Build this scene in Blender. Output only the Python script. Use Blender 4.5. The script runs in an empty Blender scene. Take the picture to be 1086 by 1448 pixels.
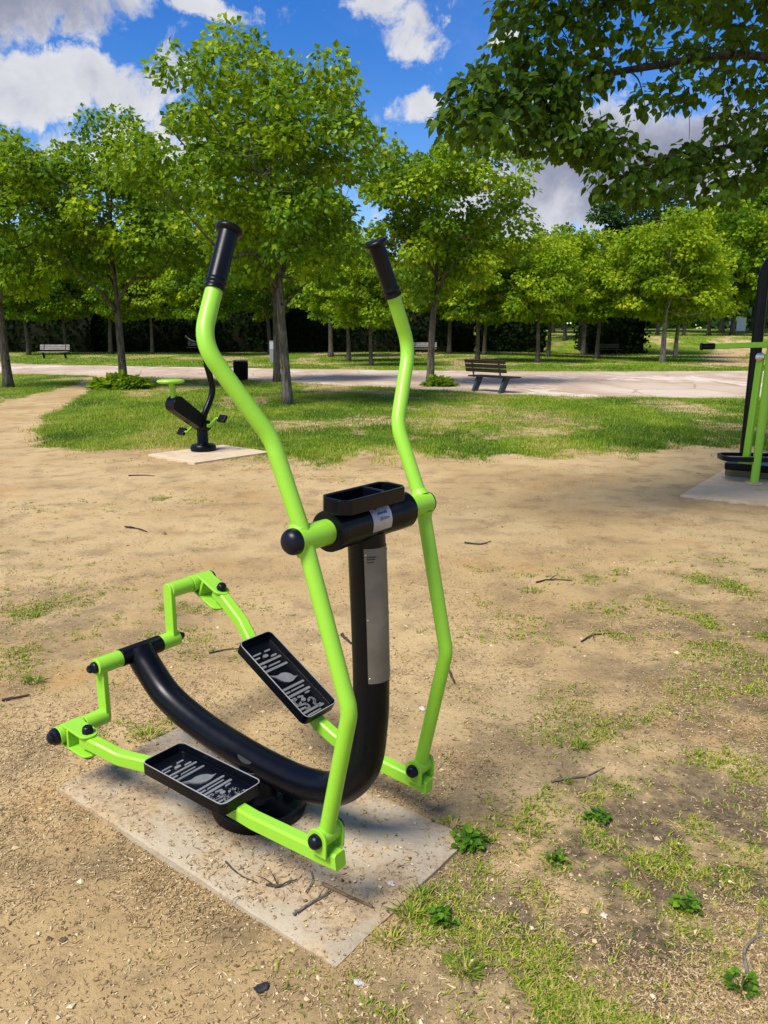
import bpy, math, random
import numpy as np
from mathutils import Vector, Matrix

SC = bpy.context.scene
COL = SC.collection
R = math.radians
rng = np.random.default_rng(11)

# ------------------------------------------------------------------ helpers
def V(*a):
    return np.array(a[0] if len(a) == 1 else a, dtype=float)

def unit(v):
    v = np.asarray(v, float)
    return v / (np.linalg.norm(v) + 1e-12)

def frame_from(axis, up=(0, 0, 1)):
    """orthonormal (x, y, z) with z along axis"""
    z = unit(axis)
    up = V(up)
    if abs(z.dot(up)) > .98:
        up = V(1, 0, 0)
    x = unit(np.cross(up, z))
    y = np.cross(z, x)
    return x, y, z

def fillet(pts, rad, n=8):
    pts = [V(p) for p in pts]
    if not hasattr(rad, '__len__'):
        rad = [rad] * len(pts)
    out = [pts[0]]
    for i in range(1, len(pts) - 1):
        p, a, b = pts[i], pts[i - 1], pts[i + 1]
        da, db = unit(a - p), unit(b - p)
        ang = math.acos(max(-1, min(1, da.dot(db))))
        t = rad[i] / max(math.tan(ang / 2), .05)
        t = min(t, .48 * np.linalg.norm(a - p), .48 * np.linalg.norm(b - p))
        p0, p1 = p + da * t, p + db * t
        for k in range(n + 1):
            u = k / n
            out.append((1 - u) ** 2 * p0 + 2 * u * (1 - u) * p + u * u * p1)
    out.append(pts[-1])
    return out

def spline(pts, n=8):
    P = [V(p) for p in pts]
    P = [2 * P[0] - P[1]] + P + [2 * P[-1] - P[-2]]
    out = []
    for i in range(1, len(P) - 2):
        for k in range(n):
            t = k / n
            a, b, c, d = P[i - 1], P[i], P[i + 1], P[i + 2]
            out.append(.5 * (2 * b + (c - a) * t + (2 * a - 5 * b + 4 * c - d) * t * t + (3 * b - a - 3 * c + d) * t ** 3))
    out.append(P[-2])
    return out

class MB:
    """collects shapes, build() links them as ONE mesh object"""
    def __init__(s):
        s.v, s.f, s.m, s.cur = [], [], [], 0
    def add(s, verts, faces):
        o = len(s.v)
        s.v += [tuple(map(float, p)) for p in verts]
        for f in faces:
            s.f.append(tuple(i + o for i in f)); s.m.append(s.cur)
        return s
    def box(s, c, size, fr=None):
        x, y, z = fr if fr is not None else (V(1, 0, 0), V(0, 1, 0), V(0, 0, 1))
        c = V(c); h = V(size) / 2
        vs = [c + x * h[0] * i + y * h[1] * j + z * h[2] * k for k in (-1, 1) for j in (-1, 1) for i in (-1, 1)]
        return s.add(vs, [(0, 2, 3, 1), (4, 5, 7, 6), (0, 1, 5, 4), (2, 6, 7, 3), (0, 4, 6, 2), (1, 3, 7, 5)])
    def tube(s, path, rad, n=20, caps=True, flat=1.0):
        path = [V(p) for p in path]
        if not hasattr(rad, '__len__'):
            rad = [rad] * len(path)
        vs, fs = [], []
        t0 = unit(path[1] - path[0])
        x, y, _ = frame_from(t0)
        for i, p in enumerate(path):
            t = unit(path[min(i + 1, len(path) - 1)] - path[max(i - 1, 0)])
            x = unit(x - t * x.dot(t)); y = np.cross(t, x)
            for k in range(n):
                a = 2 * math.pi * k / n
                vs.append(p + rad[i] * (x * math.cos(a) + y * math.sin(a) * flat))
        for i in range(len(path) - 1):
            for k in range(n):
                fs.append((i * n + k, i * n + (k + 1) % n, (i + 1) * n + (k + 1) % n, (i + 1) * n + k))
        if caps:
            fs.append(tuple(range(n - 1, -1, -1)))
            fs.append(tuple((len(path) - 1) * n + k for k in range(n)))
        return s.add(vs, fs)
    def cyl(s, a, b, r, n=28, r2=None):
        return s.tube([a, b], [r, r if r2 is None else r2], n)
    def lathe(s, prof, origin, axis=(0, 0, 1), n=32):
        """prof: (radius, height) pairs, ends with radius 0 are closed by a small disc"""
        x, y, z = frame_from(axis)
        o = V(origin)
        vs, fs = [], []
        for r, h in prof:
            r = max(r, 1e-4)
            for k in range(n):
                a = 2 * math.pi * k / n
                vs.append(o + z * h + r * (x * math.cos(a) + y * math.sin(a)))
        for i in range(len(prof) - 1):
            for k in range(n):
                fs.append((i * n + k, i * n + (k + 1) % n, (i + 1) * n + (k + 1) % n, (i + 1) * n + k))
        fs.append(tuple(range(n - 1, -1, -1)))
        fs.append(tuple((len(prof) - 1) * n + k for k in range(n)))
        return s.add(vs, fs)
    def dome(s, origin, axis, r, h, n=24, base=.006):
        pr = [(r, 0), (r, base)]
        for k in range(1, 7):
            a = k / 6 * math.pi / 2
            pr.append((r * math.cos(a) ** .8 if k < 6 else 0, base + h * math.sin(a)))
        return s.lathe(pr, origin, axis, n)
    def sweep(s, path, w, h, up=(0, 0, 1), ch=.006):
        """rectangular tube, corners chamfered"""
        path = [V(p) for p in path]; up = V(up)
        vs, fs = [], []
        a, b = w / 2, h / 2
        ring = [(-a + ch, -b), (a - ch, -b), (a, -b + ch), (a, b - ch), (a - ch, b), (-a + ch, b), (-a, b - ch), (-a, -b + ch)]
        for i, p in enumerate(path):
            t = unit(path[min(i + 1, len(path) - 1)] - path[max(i - 1, 0)])
            sd = unit(np.cross(t, up)); u2 = np.cross(sd, t)
            for q in ring:
                vs.append(p + sd * q[0] + u2 * q[1])
        n = 8
        for i in range(len(path) - 1):
            for k in range(n):
                fs.append((i * n + k, i * n + (k + 1) % n, (i + 1) * n + (k + 1) % n, (i + 1) * n + k))
        fs.append(tuple(range(n - 1, -1, -1)))
        fs.append(tuple((len(path) - 1) * n + k for k in range(n)))
        return s.add(vs, fs)
    def prism(s, poly, o, ex, ey, th):
        """polygon in plane (ex, ey) through o, thickness th centred along ex x ey"""
        o, ex, ey = V(o), V(ex), V(ey); ez = unit(np.cross(ex, ey))
        n = len(poly)
        vs = [o + ex * p[0] + ey * p[1] + ez * k * th / 2 for k in (-1, 1) for p in poly]
        fs = [tuple(range(n - 1, -1, -1)), tuple(range(n, 2 * n))]
        fs += [(k, (k + 1) % n, n + (k + 1) % n, n + k) for k in range(n)]
        return s.add(vs, fs)
    def ringprism(s, outer, inner, o, ex, ey, th):
        o, ex, ey = V(o), V(ex), V(ey); ez = unit(np.cross(ex, ey)); n = len(outer)
        vs = []
        for k in (-1, 1):
            vs += [o + ex * p[0] + ey * p[1] + ez * k * th / 2 for p in outer]
            vs += [o + ex * p[0] + ey * p[1] + ez * k * th / 2 for p in inner]
        fs = []
        for k in range(n):
            j = (k + 1) % n
            fs += [(k, n + k, n + j, j), (2 * n + k, 2 * n + j, 3 * n + j, 3 * n + k),
                   (k, j, 2 * n + j, 2 * n + k), (n + k, 3 * n + k, 3 * n + j, n + j)]
        return s.add(vs, fs)
    def build(s, name, mat, parent=None, bevel=0, ang=40, off=(0, 0, 0), segs=2):
        me = bpy.data.meshes.new(name)
        off = V(off)
        me.from_pydata([tuple(V(p) - off) for p in s.v], [], s.f)
        for m in (mat if isinstance(mat, (list, tuple)) else [mat]):
            me.materials.append(m)
        if isinstance(mat, (list, tuple)):
            me.polygons.foreach_set('material_index', s.m)
        me.update()
        me.shade_smooth(); me.set_sharp_from_angle(angle=R(ang))
        o = bpy.data.objects.new(name, me); COL.objects.link(o)
        if parent is not None: o.parent = parent
        if bevel:
            b = o.modifiers.new('bevel', 'BEVEL'); b.width = bevel; b.segments = segs
            b.limit_method = 'ANGLE'; b.angle_limit = R(35); b.harden_normals = True
        return o

def rrect(w, h, r, n=5):
    out = []
    for cx, cy, a0 in ((w / 2 - r, h / 2 - r, 0), (-w / 2 + r, h / 2 - r, 90), (-w / 2 + r, -h / 2 + r, 180), (w / 2 - r, -h / 2 + r, 270)):
        for k in range(n + 1):
            a = R(a0 + 90 * k / n)
            out.append((cx + r * math.cos(a), cy + r * math.sin(a)))
    return out

def stadium(l, w, n=10):
    """tab: straight at x=0, round at x=l"""
    r = w / 2
    return [(0, -r)] + [(l - r + r * math.cos(a), r * math.sin(a)) for a in np.linspace(-math.pi / 2, math.pi / 2, n + 1)] + [(0, r)]

def tag(o, label=None, cat=None, group=None, kind=None):
    if label: o['label'] = label
    if cat: o['category'] = cat
    if group: o['group'] = group
    if kind: o['kind'] = kind
    return o

def empty(name, loc, label, cat, group=None, rz=0):
    o = bpy.data.objects.new(name, None); COL.objects.link(o)
    o.empty_display_size = .2
    o.location = loc; o.rotation_euler = (0, 0, rz)
    return tag(o, label, cat, group)

def copy_tree(root):
    c = root.copy(); COL.objects.link(c)
    for ch in list(root.children):
        d = ch.copy(); COL.objects.link(d); d.parent = c
        for g in list(ch.children):
            e = g.copy(); COL.objects.link(e); e.parent = d
    return c

def fast_mesh(name, verts, faces, mat, attrs=None, smooth=False):
    """numpy mesh: faces (m, k) with constant k"""
    me = bpy.data.meshes.new(name)
    n, m, k = len(verts), len(faces), faces.shape[1]
    me.vertices.add(n); me.vertices.foreach_set('co', np.ascontiguousarray(verts, np.float32).ravel())
    me.loops.add(m * k); me.loops.foreach_set('vertex_index', np.ascontiguousarray(faces, np.int32).ravel())
    me.polygons.add(m); me.polygons.foreach_set('loop_start', np.arange(0, m * k, k, dtype=np.int32))
    me.polygons.foreach_set('use_smooth', np.full(m, smooth, dtype=bool))
    me.update(calc_edges=True)
    for an, dat in (attrs or {}).items():
        a = me.attributes.new(an, 'FLOAT', 'POINT'); a.data.foreach_set('value', np.ascontiguousarray(dat, np.float32))
    me.materials.append(mat)
    return me

def link_mesh(name, me, parent=None):
    o = bpy.data.objects.new(name, me); COL.objects.link(o)
    if parent is not None: o.parent = parent
    return o

# ------------------------------------------------------------------ noise
def vnoise(x, y, seed=0):
    x = np.asarray(x, float); y = np.asarray(y, float)
    xi = np.floor(x).astype(np.int64); yi = np.floor(y).astype(np.int64)
    fx = x - xi; fy = y - yi
    fx = fx * fx * (3 - 2 * fx); fy = fy * fy * (3 - 2 * fy)
    def h(a, b):
        n = (a * 374761393 + b * 668265263 + seed * 974634777) & 0x7fffffff
        n = ((n ^ (n >> 13)) * 1274126177) & 0x7fffffff
        return ((n ^ (n >> 16)) & 0xffff) / 65535.
    return (h(xi, yi) * (1 - fx) + h(xi + 1, yi) * fx) * (1 - fy) + (h(xi, yi + 1) * (1 - fx) + h(xi + 1, yi + 1) * fx) * fy

def fbm(x, y, seed=0, oct=4):
    t = 0; a = .5; s = 0
    for k in range(oct):
        t = t + a * vnoise(x * 2 ** k, y * 2 ** k, seed + k * 7); s += a; a *= .5
    return t / s

def sstep(a, b, x):
    t = np.clip((x - a) / (b - a), 0, 1); return t * t * (3 - 2 * t)

# ------------------------------------------------------------------ materials
def mat(name):
    m = bpy.data.materials.new(name); m.use_nodes = True
    nt = m.node_tree; nt.nodes.clear()
    out = nt.nodes.new('ShaderNodeOutputMaterial')
    return m, nt, out

class NT:
    def __init__(s, nt): s.nt = nt
    def n(s, t, **k):
        nd = s.nt.nodes.new(t)
        for a, b in k.items():
            if a.startswith('i_'): nd.inputs[a[2:].replace('_', ' ')].default_value = b
            else: setattr(nd, a, b)
        return nd
    def l(s, a, b): s.nt.links.new(a, b)
    def noise(s, vec, scale, detail=4, rough=.55, dist=0):
        nd = s.n('ShaderNodeTexNoise'); nd.inputs['Scale'].default_value = scale
        nd.inputs['Detail'].default_value = detail; nd.inputs['Roughness'].default_value = rough
        nd.inputs['Distortion'].default_value = dist
        if vec is not None: s.l(vec, nd.inputs['Vector'])
        return nd.outputs['Fac']
    def ramp(s, fac, stops, interp='LINEAR'):
        nd = s.n('ShaderNodeValToRGB'); cr = nd.color_ramp; cr.interpolation = interp
        while len(cr.elements) < len(stops): cr.elements.new(.5)
        for e, (p, c) in zip(cr.elements, stops):
            e.position = p; e.color = (*c, 1) if len(c) == 3 else c
        s.l(fac, nd.inputs['Fac']); return nd.outputs['Color']
    def f(s, fac, a, b):
        nd = s.n('ShaderNodeMapRange'); nd.inputs['From Min'].default_value = a; nd.inputs['From Max'].default_value = b
        nd.interpolation_type = 'SMOOTHSTEP'
        s.l(fac, nd.inputs['Value']); return nd.outputs['Result']
    def mix(s, fac, a, b, mode='MIX'):
        nd = s.n('ShaderNodeMix'); nd.data_type = 'RGBA'; nd.blend_type = mode
        for inp, val in ((nd.inputs['Factor'], fac), (nd.inputs['A'], a), (nd.inputs['B'], b)):
            pass
        ins = {i.identifier: i for i in nd.inputs}
        for key, val in (('Factor_Float', fac), ('A_Color', a), ('B_Color', b)):
            i = ins[key]
            if isinstance(val, (int, float)): i.default_value = val
            elif isinstance(val, (tuple, list)): i.default_value = (*val, 1) if len(val) == 3 else val
            else: s.l(val, i)
        return [o for o in nd.outputs if o.identifier == 'Result_Color'][0]
    def math(s, op, a, b=None, c=None, clamp=False):
        nd = s.n('ShaderNodeMath', operation=op); nd.use_clamp = clamp
        for i, v in enumerate((a, b, c)):
            if v is None: continue
            if isinstance(v, (int, float)): nd.inputs[i].default_value = v
            else: s.l(v, nd.inputs[i])
        return nd.outputs[0]
    def vmath(s, op, a, b=None):
        nd = s.n('ShaderNodeVectorMath', operation=op)
        for i, v in enumerate((a, b)):
            if v is None: continue
            if isinstance(v, (tuple, list)): nd.inputs[i].default_value = v
            else: s.l(v, nd.inputs[i])
        return nd
    def bump(s, h, strength, dist, normal=None):
        nd = s.n('ShaderNodeBump'); nd.inputs['Strength'].default_value = strength; nd.inputs['Distance'].default_value = dist
        s.l(h, nd.inputs['Height'])
        if normal is not None: s.l(normal, nd.inputs['Normal'])
        return nd.outputs['Normal']
    def attr(s, name):
        nd = s.n('ShaderNodeAttribute'); nd.attribute_name = name; return nd.outputs['Fac']
    def obj(s):
        return s.n('ShaderNodeTexCoord').outputs['Object']
    def bsdf(s, out, color, rough=.5, metal=0., spec=.5, normal=None, coat=0):
        b = s.n('ShaderNodeBsdfPrincipled')
        for key, val in (('Base Color', color), ('Roughness', rough), ('Metallic', metal), ('Specular IOR Level', spec), ('Coat Weight', coat)):
            i = b.inputs[key]
            if isinstance(val, (int, float)): i.default_value = val
            elif isinstance(val, (tuple, list)): i.default_value = (*val, 1)
            else: s.l(val, i)
        if normal is not None: s.l(normal, b.inputs['Normal'])
        if out is not None: s.l(b.outputs[0], out.inputs['Surface'])
        return b

def paint(name, col, rough=.32, dirt=.25, dirtcol=(.22, .17, .09), spec=.5, coat=.0, bump=.02):
    m, nt, out = mat(name); g = NT(nt); o = g.obj()
    d = g.f(g.noise(o, 9, 7, .75), .52, .74)
    sp = g.f(g.noise(o, 80, 4, .65), .66, .73)
    low = g.mix(g.math('MULTIPLY', d, dirt), col, tuple(c * .8 + e * .2 for c, e in zip(col, dirtcol)))
    c = g.mix(g.math('MULTIPLY', sp, dirt * 1.2, clamp=True), low, dirtcol)
    r = g.math('ADD', g.math('MULTIPLY', g.noise(o, 14, 5, .65), .22), rough - .08)
    g.bsdf(out, c, r, 0, spec, g.bump(g.noise(o, 260, 2), bump, .002), coat)
    return m

M = {}
M['green'] = paint('green_paint', (.265, .575, .034), .35, .45, (.13, .15, .04))
M['black'] = paint('black_paint', (.0020, .0026, .0050), .27, .14, (.04, .038, .03), .20)
M['rubber'] = paint('black_rubber', (.0028, .0032, .0055), .32, .16, (.04, .038, .034), .20)
M['cap'] = paint('black_plastic_cap', (.003, .0045, .011), .32, .18, (.04, .04, .04), .26)

def metal_mat(name, col, rough, metal=.9, brushed=True):
    m, nt, out = mat(name); g = NT(nt); o = g.obj()
    mp = g.n('ShaderNodeMapping'); mp.inputs['Scale'].default_value = (60, 60, 2.5); g.l(o, mp.inputs['Vector'])
    n1 = g.noise(mp.outputs[0], 4, 4, .6); n2 = g.noise(o, 11, 5, .6)
    c = g.mix(g.f(n2, .35, .75), tuple(x * .72 for x in col), col)
    r = g.math('ADD', g.math('MULTIPLY', n1, .2), rough - .1)
    g.bsdf(out, c, r, metal, .5, g.bump(n1, .08, .001) if brushed else None)
    return m
M['steel'] = metal_mat('dull_steel', (.25, .235, .21), .55, .7)
M['chrome'] = metal_mat('polished_steel', (.62, .62, .60), .22, 1)
M['foil'] = metal_mat('silver_label', (.46, .47, .53), .42, .6, False)
M['relief'] = metal_mat('worn_relief', (.33, .33, .32), .5, .45, False)
M['rim'] = metal_mat('worn_rim', (.50, .50, .48), .45, .3, False)
M['ink'] = paint('blue_ink', (.03, .06, .28), .5, 0)
M['inkgrey'] = paint('grey_ink', (.20, .20, .24), .5, 0)
M['sticker'] = paint('grey_sticker', (.022, .022, .026), .5, .3)
M['inkdark'] = paint('dark_ink', (.03, .03, .03), .5, 0)
# ------------------------------------------------------------------ the green and black elliptical trainer
MO = (-0.12122685, 1.63302483, 0.0)            # corner of its slab
MRZ = math.atan2(-0.6078743, 0.79403327)
def mloc(s, t, z=0):
    c, sn = math.cos(MRZ), math.sin(MRZ)
    return (MO[0] + s * c - t * sn, MO[1] + s * sn + t * c, z)

def build_trainer():
    B = (-.64, .33, .022)
    root = empty('elliptical_trainer', mloc(*B), 'green and black outdoor elliptical trainer standing on the nearest concrete slab', 'exercise machine', rz=MRZ)
    def bld(mb, name, m, parent=root, bevel=0, ang=40):
        return mb.build(name, m, parent, bevel, ang, off=B)
    # main black frame tube, bent from the crank up to the hub
    mb = MB()
    mb.tube(spline([(-1.238, .33, .422), (-1.195, .33, .375), (-1.085, .33, .288), (-.93, .33, .236), (-.76, .33, .206), (-.57, .33, .189), (-.40, .33, .192), (-.27, .33, .232), (-.178, .33, .335), (-.150, .33, .48), (-.145, .33, .62), (-.150, .33, .80), (-.160, .33, 1.04)], 8), .0515, 32)
    fr = bld(mb, 'main_frame', M['black'])
    # foot
    mb = MB()
    mb.lathe([(.150, -.004), (.156, .012), (.156, .032), (.148, .046), (.128, .055), (.078, .059), (.069, .068), (.066, .09), (.066, .165)], (-.62, .33, .022), n=40)
    ft = bld(mb, 'foot_flange', M['black'], bevel=.003)
    for a in (20, 110, 200, 290):
        mb = MB(); c = (-.62 + .105 * math.cos(R(a)), .33 + .105 * math.sin(R(a)), .0785)
        mb.lathe([(.017, 0), (.017, .014), (.011, .016), (.011, .034), (.006, .038), (0, .038)], c, n=6)
        bld(mb, 'anchor_bolt', M['black'], ft)
    # rear crank axle
    mb = MB(); mb.cyl((-1.236, .250, .418), (-1.236, .421, .418), .0325, 32)
    bld(mb, 'crank_axle', M['black'], bevel=.002)
    def crank(t_in, t_arm, t_hub_end, t_pin0, t_pin1, zp, sgn, name='crank'):
        s = -1.236; z = .418
        mb = MB()
        mb.cyl((s, t_in, z), (s, t_hub_end, z), .0305, 32)
        arm = [(-.0245, 0)] + [(.0245 * -math.cos(a), zp - z + sgn * .0295 * math.sin(a)) for a in np.linspace(0, math.pi, 13)] + [(.0245, 0)]
        if sgn > 0: arm = arm[::-1]
        mb.prism(arm, (s, t_arm, z), (1, 0, 0), (0, 0, 1), .020)
        mb.cyl((s, t_arm, zp), (s, t_pin0, zp), .0295, 32)
        c = bld(mb, name, M['green'], bevel=.003)
        mb = MB()
        d = -1 if t_hub_end < t_in else 1
        mb.dome((s, t_hub_end, z), (0, d, 0), .021, .010)
        mb.lathe([(.0145, .0), (.0145, .024), (.011, .029), (0, .03)], (s, t_hub_end, z), (0, d, 0), 6)
        bld(mb, 'crank_cap', M['cap'], c)
        return c
    crank(.249, .172, .150, .088, None, .226, -1)
    crank(.422, .478, .502, .575, None, .612, 1)

    def pedal_arm(t_sl0, t_sl1, zp, arm_path, yoke_t, tilt, tray_c, tray_dir, pivot, big_cap):
        s = -1.236
        mb = MB()
        mb.sweep(arm_path, .040, .047)
        arm = bld(mb, 'pedal_arm', M['green'], bevel=.0015)
        # rotating sleeve and yoke at the crank end
        mb = MB()
        mb.cyl((s, t_sl0, zp), (s, t_sl1, zp), .0315, 32)
        ct, st = math.cos(tilt), math.sin(tilt)
        ex = V(ct, 0, st); ez = V(-st, 0, ct); o = V(s, yoke_t, zp)
        for k in (1, -1):
            mb.prism(stadium(.144, .066), o + ez * k * .0355, ex, (0, 1, 0), .008)
        mb.box(o + ex * .040, (.012, .066, .063), (ex, V(0, 1, 0), ez))
        yk = bld(mb, 'yoke', M['green'], arm, bevel=.002)
        bc = o + ex * .112
        mb = MB()
        mb.lathe([(.0195, 0), (.0195, .008), (.0165, .020), (.0125, .0235), (0, .024)], bc + ez * .0395, ez, 8)
        bld(mb, 'pivot_bolt', M['cap'], arm, bevel=.0015)
        mb = MB(); mb.dome(bc - ez * .0395, -ez, .021, .012)
        bld(mb, 'pivot_nut', M['cap'], arm)
        mb = MB()
        d = -1 if t_sl1 < t_sl0 else 1
        if big_cap:
            mb.lathe([(.0295, 0), (.0295, .008), (.027, .015), (.020, .018), (.020, .025), (.013, .030), (0, .031)], (s, t_sl1, zp), (0, d, 0), 28)
        else:
            mb.dome((s, t_sl1, zp), (0, d, 0), .0295, .010)
        bld(mb, 'sleeve_cap', M['cap'], arm)
        # foot plate: an open tray with a raised pattern
        e = unit(tray_dir); y = V(0, 1, 0); n = np.cross(e, y); 
        c = V(tray_c)                      # centre of the rim plane
        L, W, D, T = .380, .158, .036, .0055
        lo = rrect(L, W, .022); li = rrect(L - 2 * T, W - 2 * T, .018)
        k = len(lo)
        P = lambda q, h: c + e * q[0] + y * q[1] + n * h
        vs = [P(q, -D) for q in lo] + [P(q, 0) for q in lo] + [P(q, 0) for q in li] + [P((q[0] * .985, q[1] * .97), -D + .008) for q in li]
        fs = [tuple(range(k - 1, -1, -1)), tuple(range(3 * k, 4 * k))]
        for lv in range(3):
            for i in range(k):
                j = (i + 1) % k
                fs.append((lv * k + i, lv * k + j, (lv + 1) * k + j, (lv + 1) * k + i))
        mb = MB(); mb.add(vs, fs)
        tray = bld(mb, 'footplate', M['black'], root, bevel=.0012)
        # bright worn edge of the rim
        mb = MB()
        l2o = rrect(L - .002, W - .002, .0215); l2i = rrect(L - .002 - .005, W - .002 - .005, .019)
        mb.ringprism(l2o, l2i, c + n * .0007, e, y, .0018)
        bld(mb, 'rim_edge', M['rim'], tray)
        # pattern: bars, letters and a leaf, raised from the tray floor
        mb = MB(); h0 = -D + .008
        def stroke(a, b, w=.008, hh=.005):
            a = V(*a); b = V(*b); dd = unit(np.append(b - a, 0))[:2]; nn = V(-dd[1], dd[0]); r = w / 2
            poly = []
            ang0 = math.atan2(dd[1], dd[0])
            for q, a0 in ((b, ang0 - math.pi / 2), (a, ang0 + math.pi / 2)):
                for i in range(6):
                    g = a0 + math.pi * i / 5
                    poly.append((q[0] + r * math.cos(g), q[1] + r * math.sin(g)))
            mb.prism(poly, c + n * (h0 + hh / 2 - .0003), e, y, hh)
        Y0, Y1 = -.056, .050
        stroke((-.128, -.045), (-.128, -.012), .006); stroke((-.128, .012), (-.128, .032), .007)
        stroke((-.112, -.056), (-.112, -.030), .006); stroke((-.110, -.006), (-.110, .004), .013); stroke((-.100, .022), (-.100, .04), .008)
        stroke((-.086, Y0), (-.086, Y1), .0085)
        stroke((-.070, Y0), (-.070, -.036), .009); stroke((-.066, -.02), (-.066, .03), .006)
        stroke((-.050, Y0), (-.050, Y1), .009)
        # leaf
        leaf = [(-.030, -.050), (-.022, -.036), (-.018, -.022), (-.021, -.004), (-.016, .014), (-.004, .028), (.012, .034), (.016, .048), (.020, .034),
                (.026, .018), (.026, .000), (.018, -.016), (.004, -.026), (-.012, -.034), (-.021, -.044)]
        mb.prism(leaf[::-1], c + n * (h0 + .0022), e, y, .005)
        stroke((.044, Y0), (.044, Y1), .009)
        stroke((.060, Y0), (.060, -.034), .008); stroke((.060, -.022), (.060, .036), .006)
        stroke((.077, Y0), (.077, Y1), .010)
        stroke((.092, -.054), (.092, -.034), .008); stroke((.092, -.018), (.096, -.002), .008); stroke((.090, .022), (.090, .036), .007)
        stroke((.108, -.008), (.108, -.0075), .017)
        def arc(cx, cy, r, a0, a1, w=.007, nn=7):
            q = [(cx + r * math.cos(R(t)), cy + r * math.sin(R(t))) for t in np.linspace(a0, a1, nn)]
            for u, v in zip(q[:-1], q[1:]): stroke(u, v, w)
        arc(.108, -.038, .012, -200, 60); arc(.126, .018, .012, 0, 250); arc(.142, .030, .011, 180, 400)
        stroke((.120, -.054), (.126, -.014), .007); stroke((.138, Y0), (.138, -.036), .008); arc(.138, -.018, .010, -90, 180)
        stroke((.155, -.050), (.155, .016), .009); stroke((.158, .028), (.158, .044), .009)
        stroke((.170, -.04), (.170, .02), .006)
        bld(mb, 'raised_pattern', M['relief'], tray, ang=30)
        # U bracket at the front that clasps the handle's lower sleeve
        p = V(pivot); a = V(arm_path[-1]); d2 = unit(V(arm_path[-1]) - V(arm_path[-3]))
        mb = MB()
        hgt_ = p[2] - a[2] - .018
        for k2 in (1, -1):
            poly = [(-.029, -hgt_ - .004), (.029, -hgt_ - .004)] + [(.031 * math.cos(g), .031 * math.sin(g)) for g in np.linspace(0, math.pi, 13)]
            mb.prism(poly, p + V(0, k2 * .034, 0), (1, 0, 0), (0, 0, 1), .007)
        mb.box(p + V(0, 0, -hgt_ - .006), (.058, .061, .008))
        bld(mb, 'clevis', M['green'], arm, bevel=.002)
        mb = MB()
        mb.dome(p + V(0, -.0375, 0), (0, -1, 0), .0200, .016)
        bld(mb, 'clevis_bolt', M['cap'], arm)
        mb = MB(); mb.dome(p + V(0, .0375, 0), (0, 1, 0), .0200, .016)
        bld(mb, 'clevis_bolt', M['cap'], arm)
        return arm
    near = fillet([(-1.145, .032, .226), (-1.075, .037, .223), (-.985, .060, .201), (-.85, .100, .200), (-.45, .100, .200), (-.385, .096, .201), (-.11, .076, .233), (-.045, .075, .240)], .12, 5)
    pedal_arm(.083, -.014, .226, near, .034, R(-4), (-.636, .110, .256), (1, 0, 0), (-.092, .075, .298), True)
    far = fillet([(-1.147, .632, .588), (-1.10, .628, .566), (-.985, .612, .500), (-.90, .590, .432), (-.565, .575, .238), (-.49, .576, .206), (-.30, .583, .180), (-.115, .585, .166)], .12, 5)
    pedal_arm(.578, .676, .612, far, .630, R(-24), (-.713, .571, .392), (.865, 0, -.502), (-.152, .585, .226), False)

    # handles
    def handle(path, grip_len, low, hub_t0, hub_t1, cap_sgn):
        mb = MB()
        full = fillet(path, [0, .10, .11, .16, .3, .10, 0], 9)
        mb.tube(full, .0208, 24)
        mb.cyl((-.153, hub_t0, 1.074), (-.153, hub_t1, 1.074), .0325, 32)
        lo = V(low)
        mb.cyl(lo + V(0, -.0305, 0), lo + V(0, .0305, 0), .0255, 28)
        # weld fillets
        hp = V(-.153, path[4][1], 1.074)
        for q in (1, -1):
            dv = unit(V(path[4 - q]) - V(path[4])) if q > 0 else unit(V(path[5]) - V(path[4]))
            mb.tube([hp + dv * .025, hp + dv * .033, hp + dv * .042], [.027, .0235, .0209], 24)
        h = bld(mb, 'handle', M['green'], bevel=0, ang=50)
        top, nxt = V(path[0]), V(path[1])
        d = unit(top - nxt)
        prof = [(.0258, 0), (.0258, .006), (.0234, .009), (.0234, .015), (.0254, .017), (.0254, .022), (.0232, .025), (.0226, .030), (.0236, grip_len - .012), (.0236, grip_len - .010),
                (.031, grip_len - .006), (.033, grip_len), (.031, grip_len + .005), (.026, grip_len + .007), (.022, grip_len + .004), (.020, grip_len + .006), (0, grip_len + .0075)]
        mb = MB(); mb.lathe(prof, top - d * grip_len, d, 32)
        bld(mb, 'grip', M['rubber'], h, ang=50)
        mb = MB(); e = hub_t0 if cap_sgn < 0 else hub_t1
        mb.dome((-.153, e, 1.074), (0, cap_sgn, 0), .0325, .026 if cap_sgn < 0 else .004, 32, .005)
        bld(mb, 'hub_cap', M['cap'], h)
        return h
    handle([(-.378, .087, 1.795), (-.361, .016, 1.650), (-.328, -.056, 1.535), (-.230, .060, 1.312), (-.155, .075, 1.10), (-.008, .075, .668), (-.092, .075, .298)], .158, (-.092, .075, .298), .050, .165, -1)
    handle([(-.320, .577, 1.806), (-.304, .643, 1.660), (-.298, .714, 1.515), (-.256, .597, 1.295), (-.155, .585, 1.074), (-.062, .585, .632), (-.152, .585, .226)], .158, (-.152, .585, .226), .490, .603, 1)

    # hub bar
    mb = MB()
    mb.lathe([(.045, 0), (.0525, .002), (.0535, .006), (.0535, .028), (.0520, .030), (.0520, .262), (.0525, .264), (.0525, .322), (.045, .325)], (-.153, .165, 1.074), (0, 1, 0), 40)
    hub = bld(mb, 'hub_bar', M['black'], ang=35)
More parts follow.
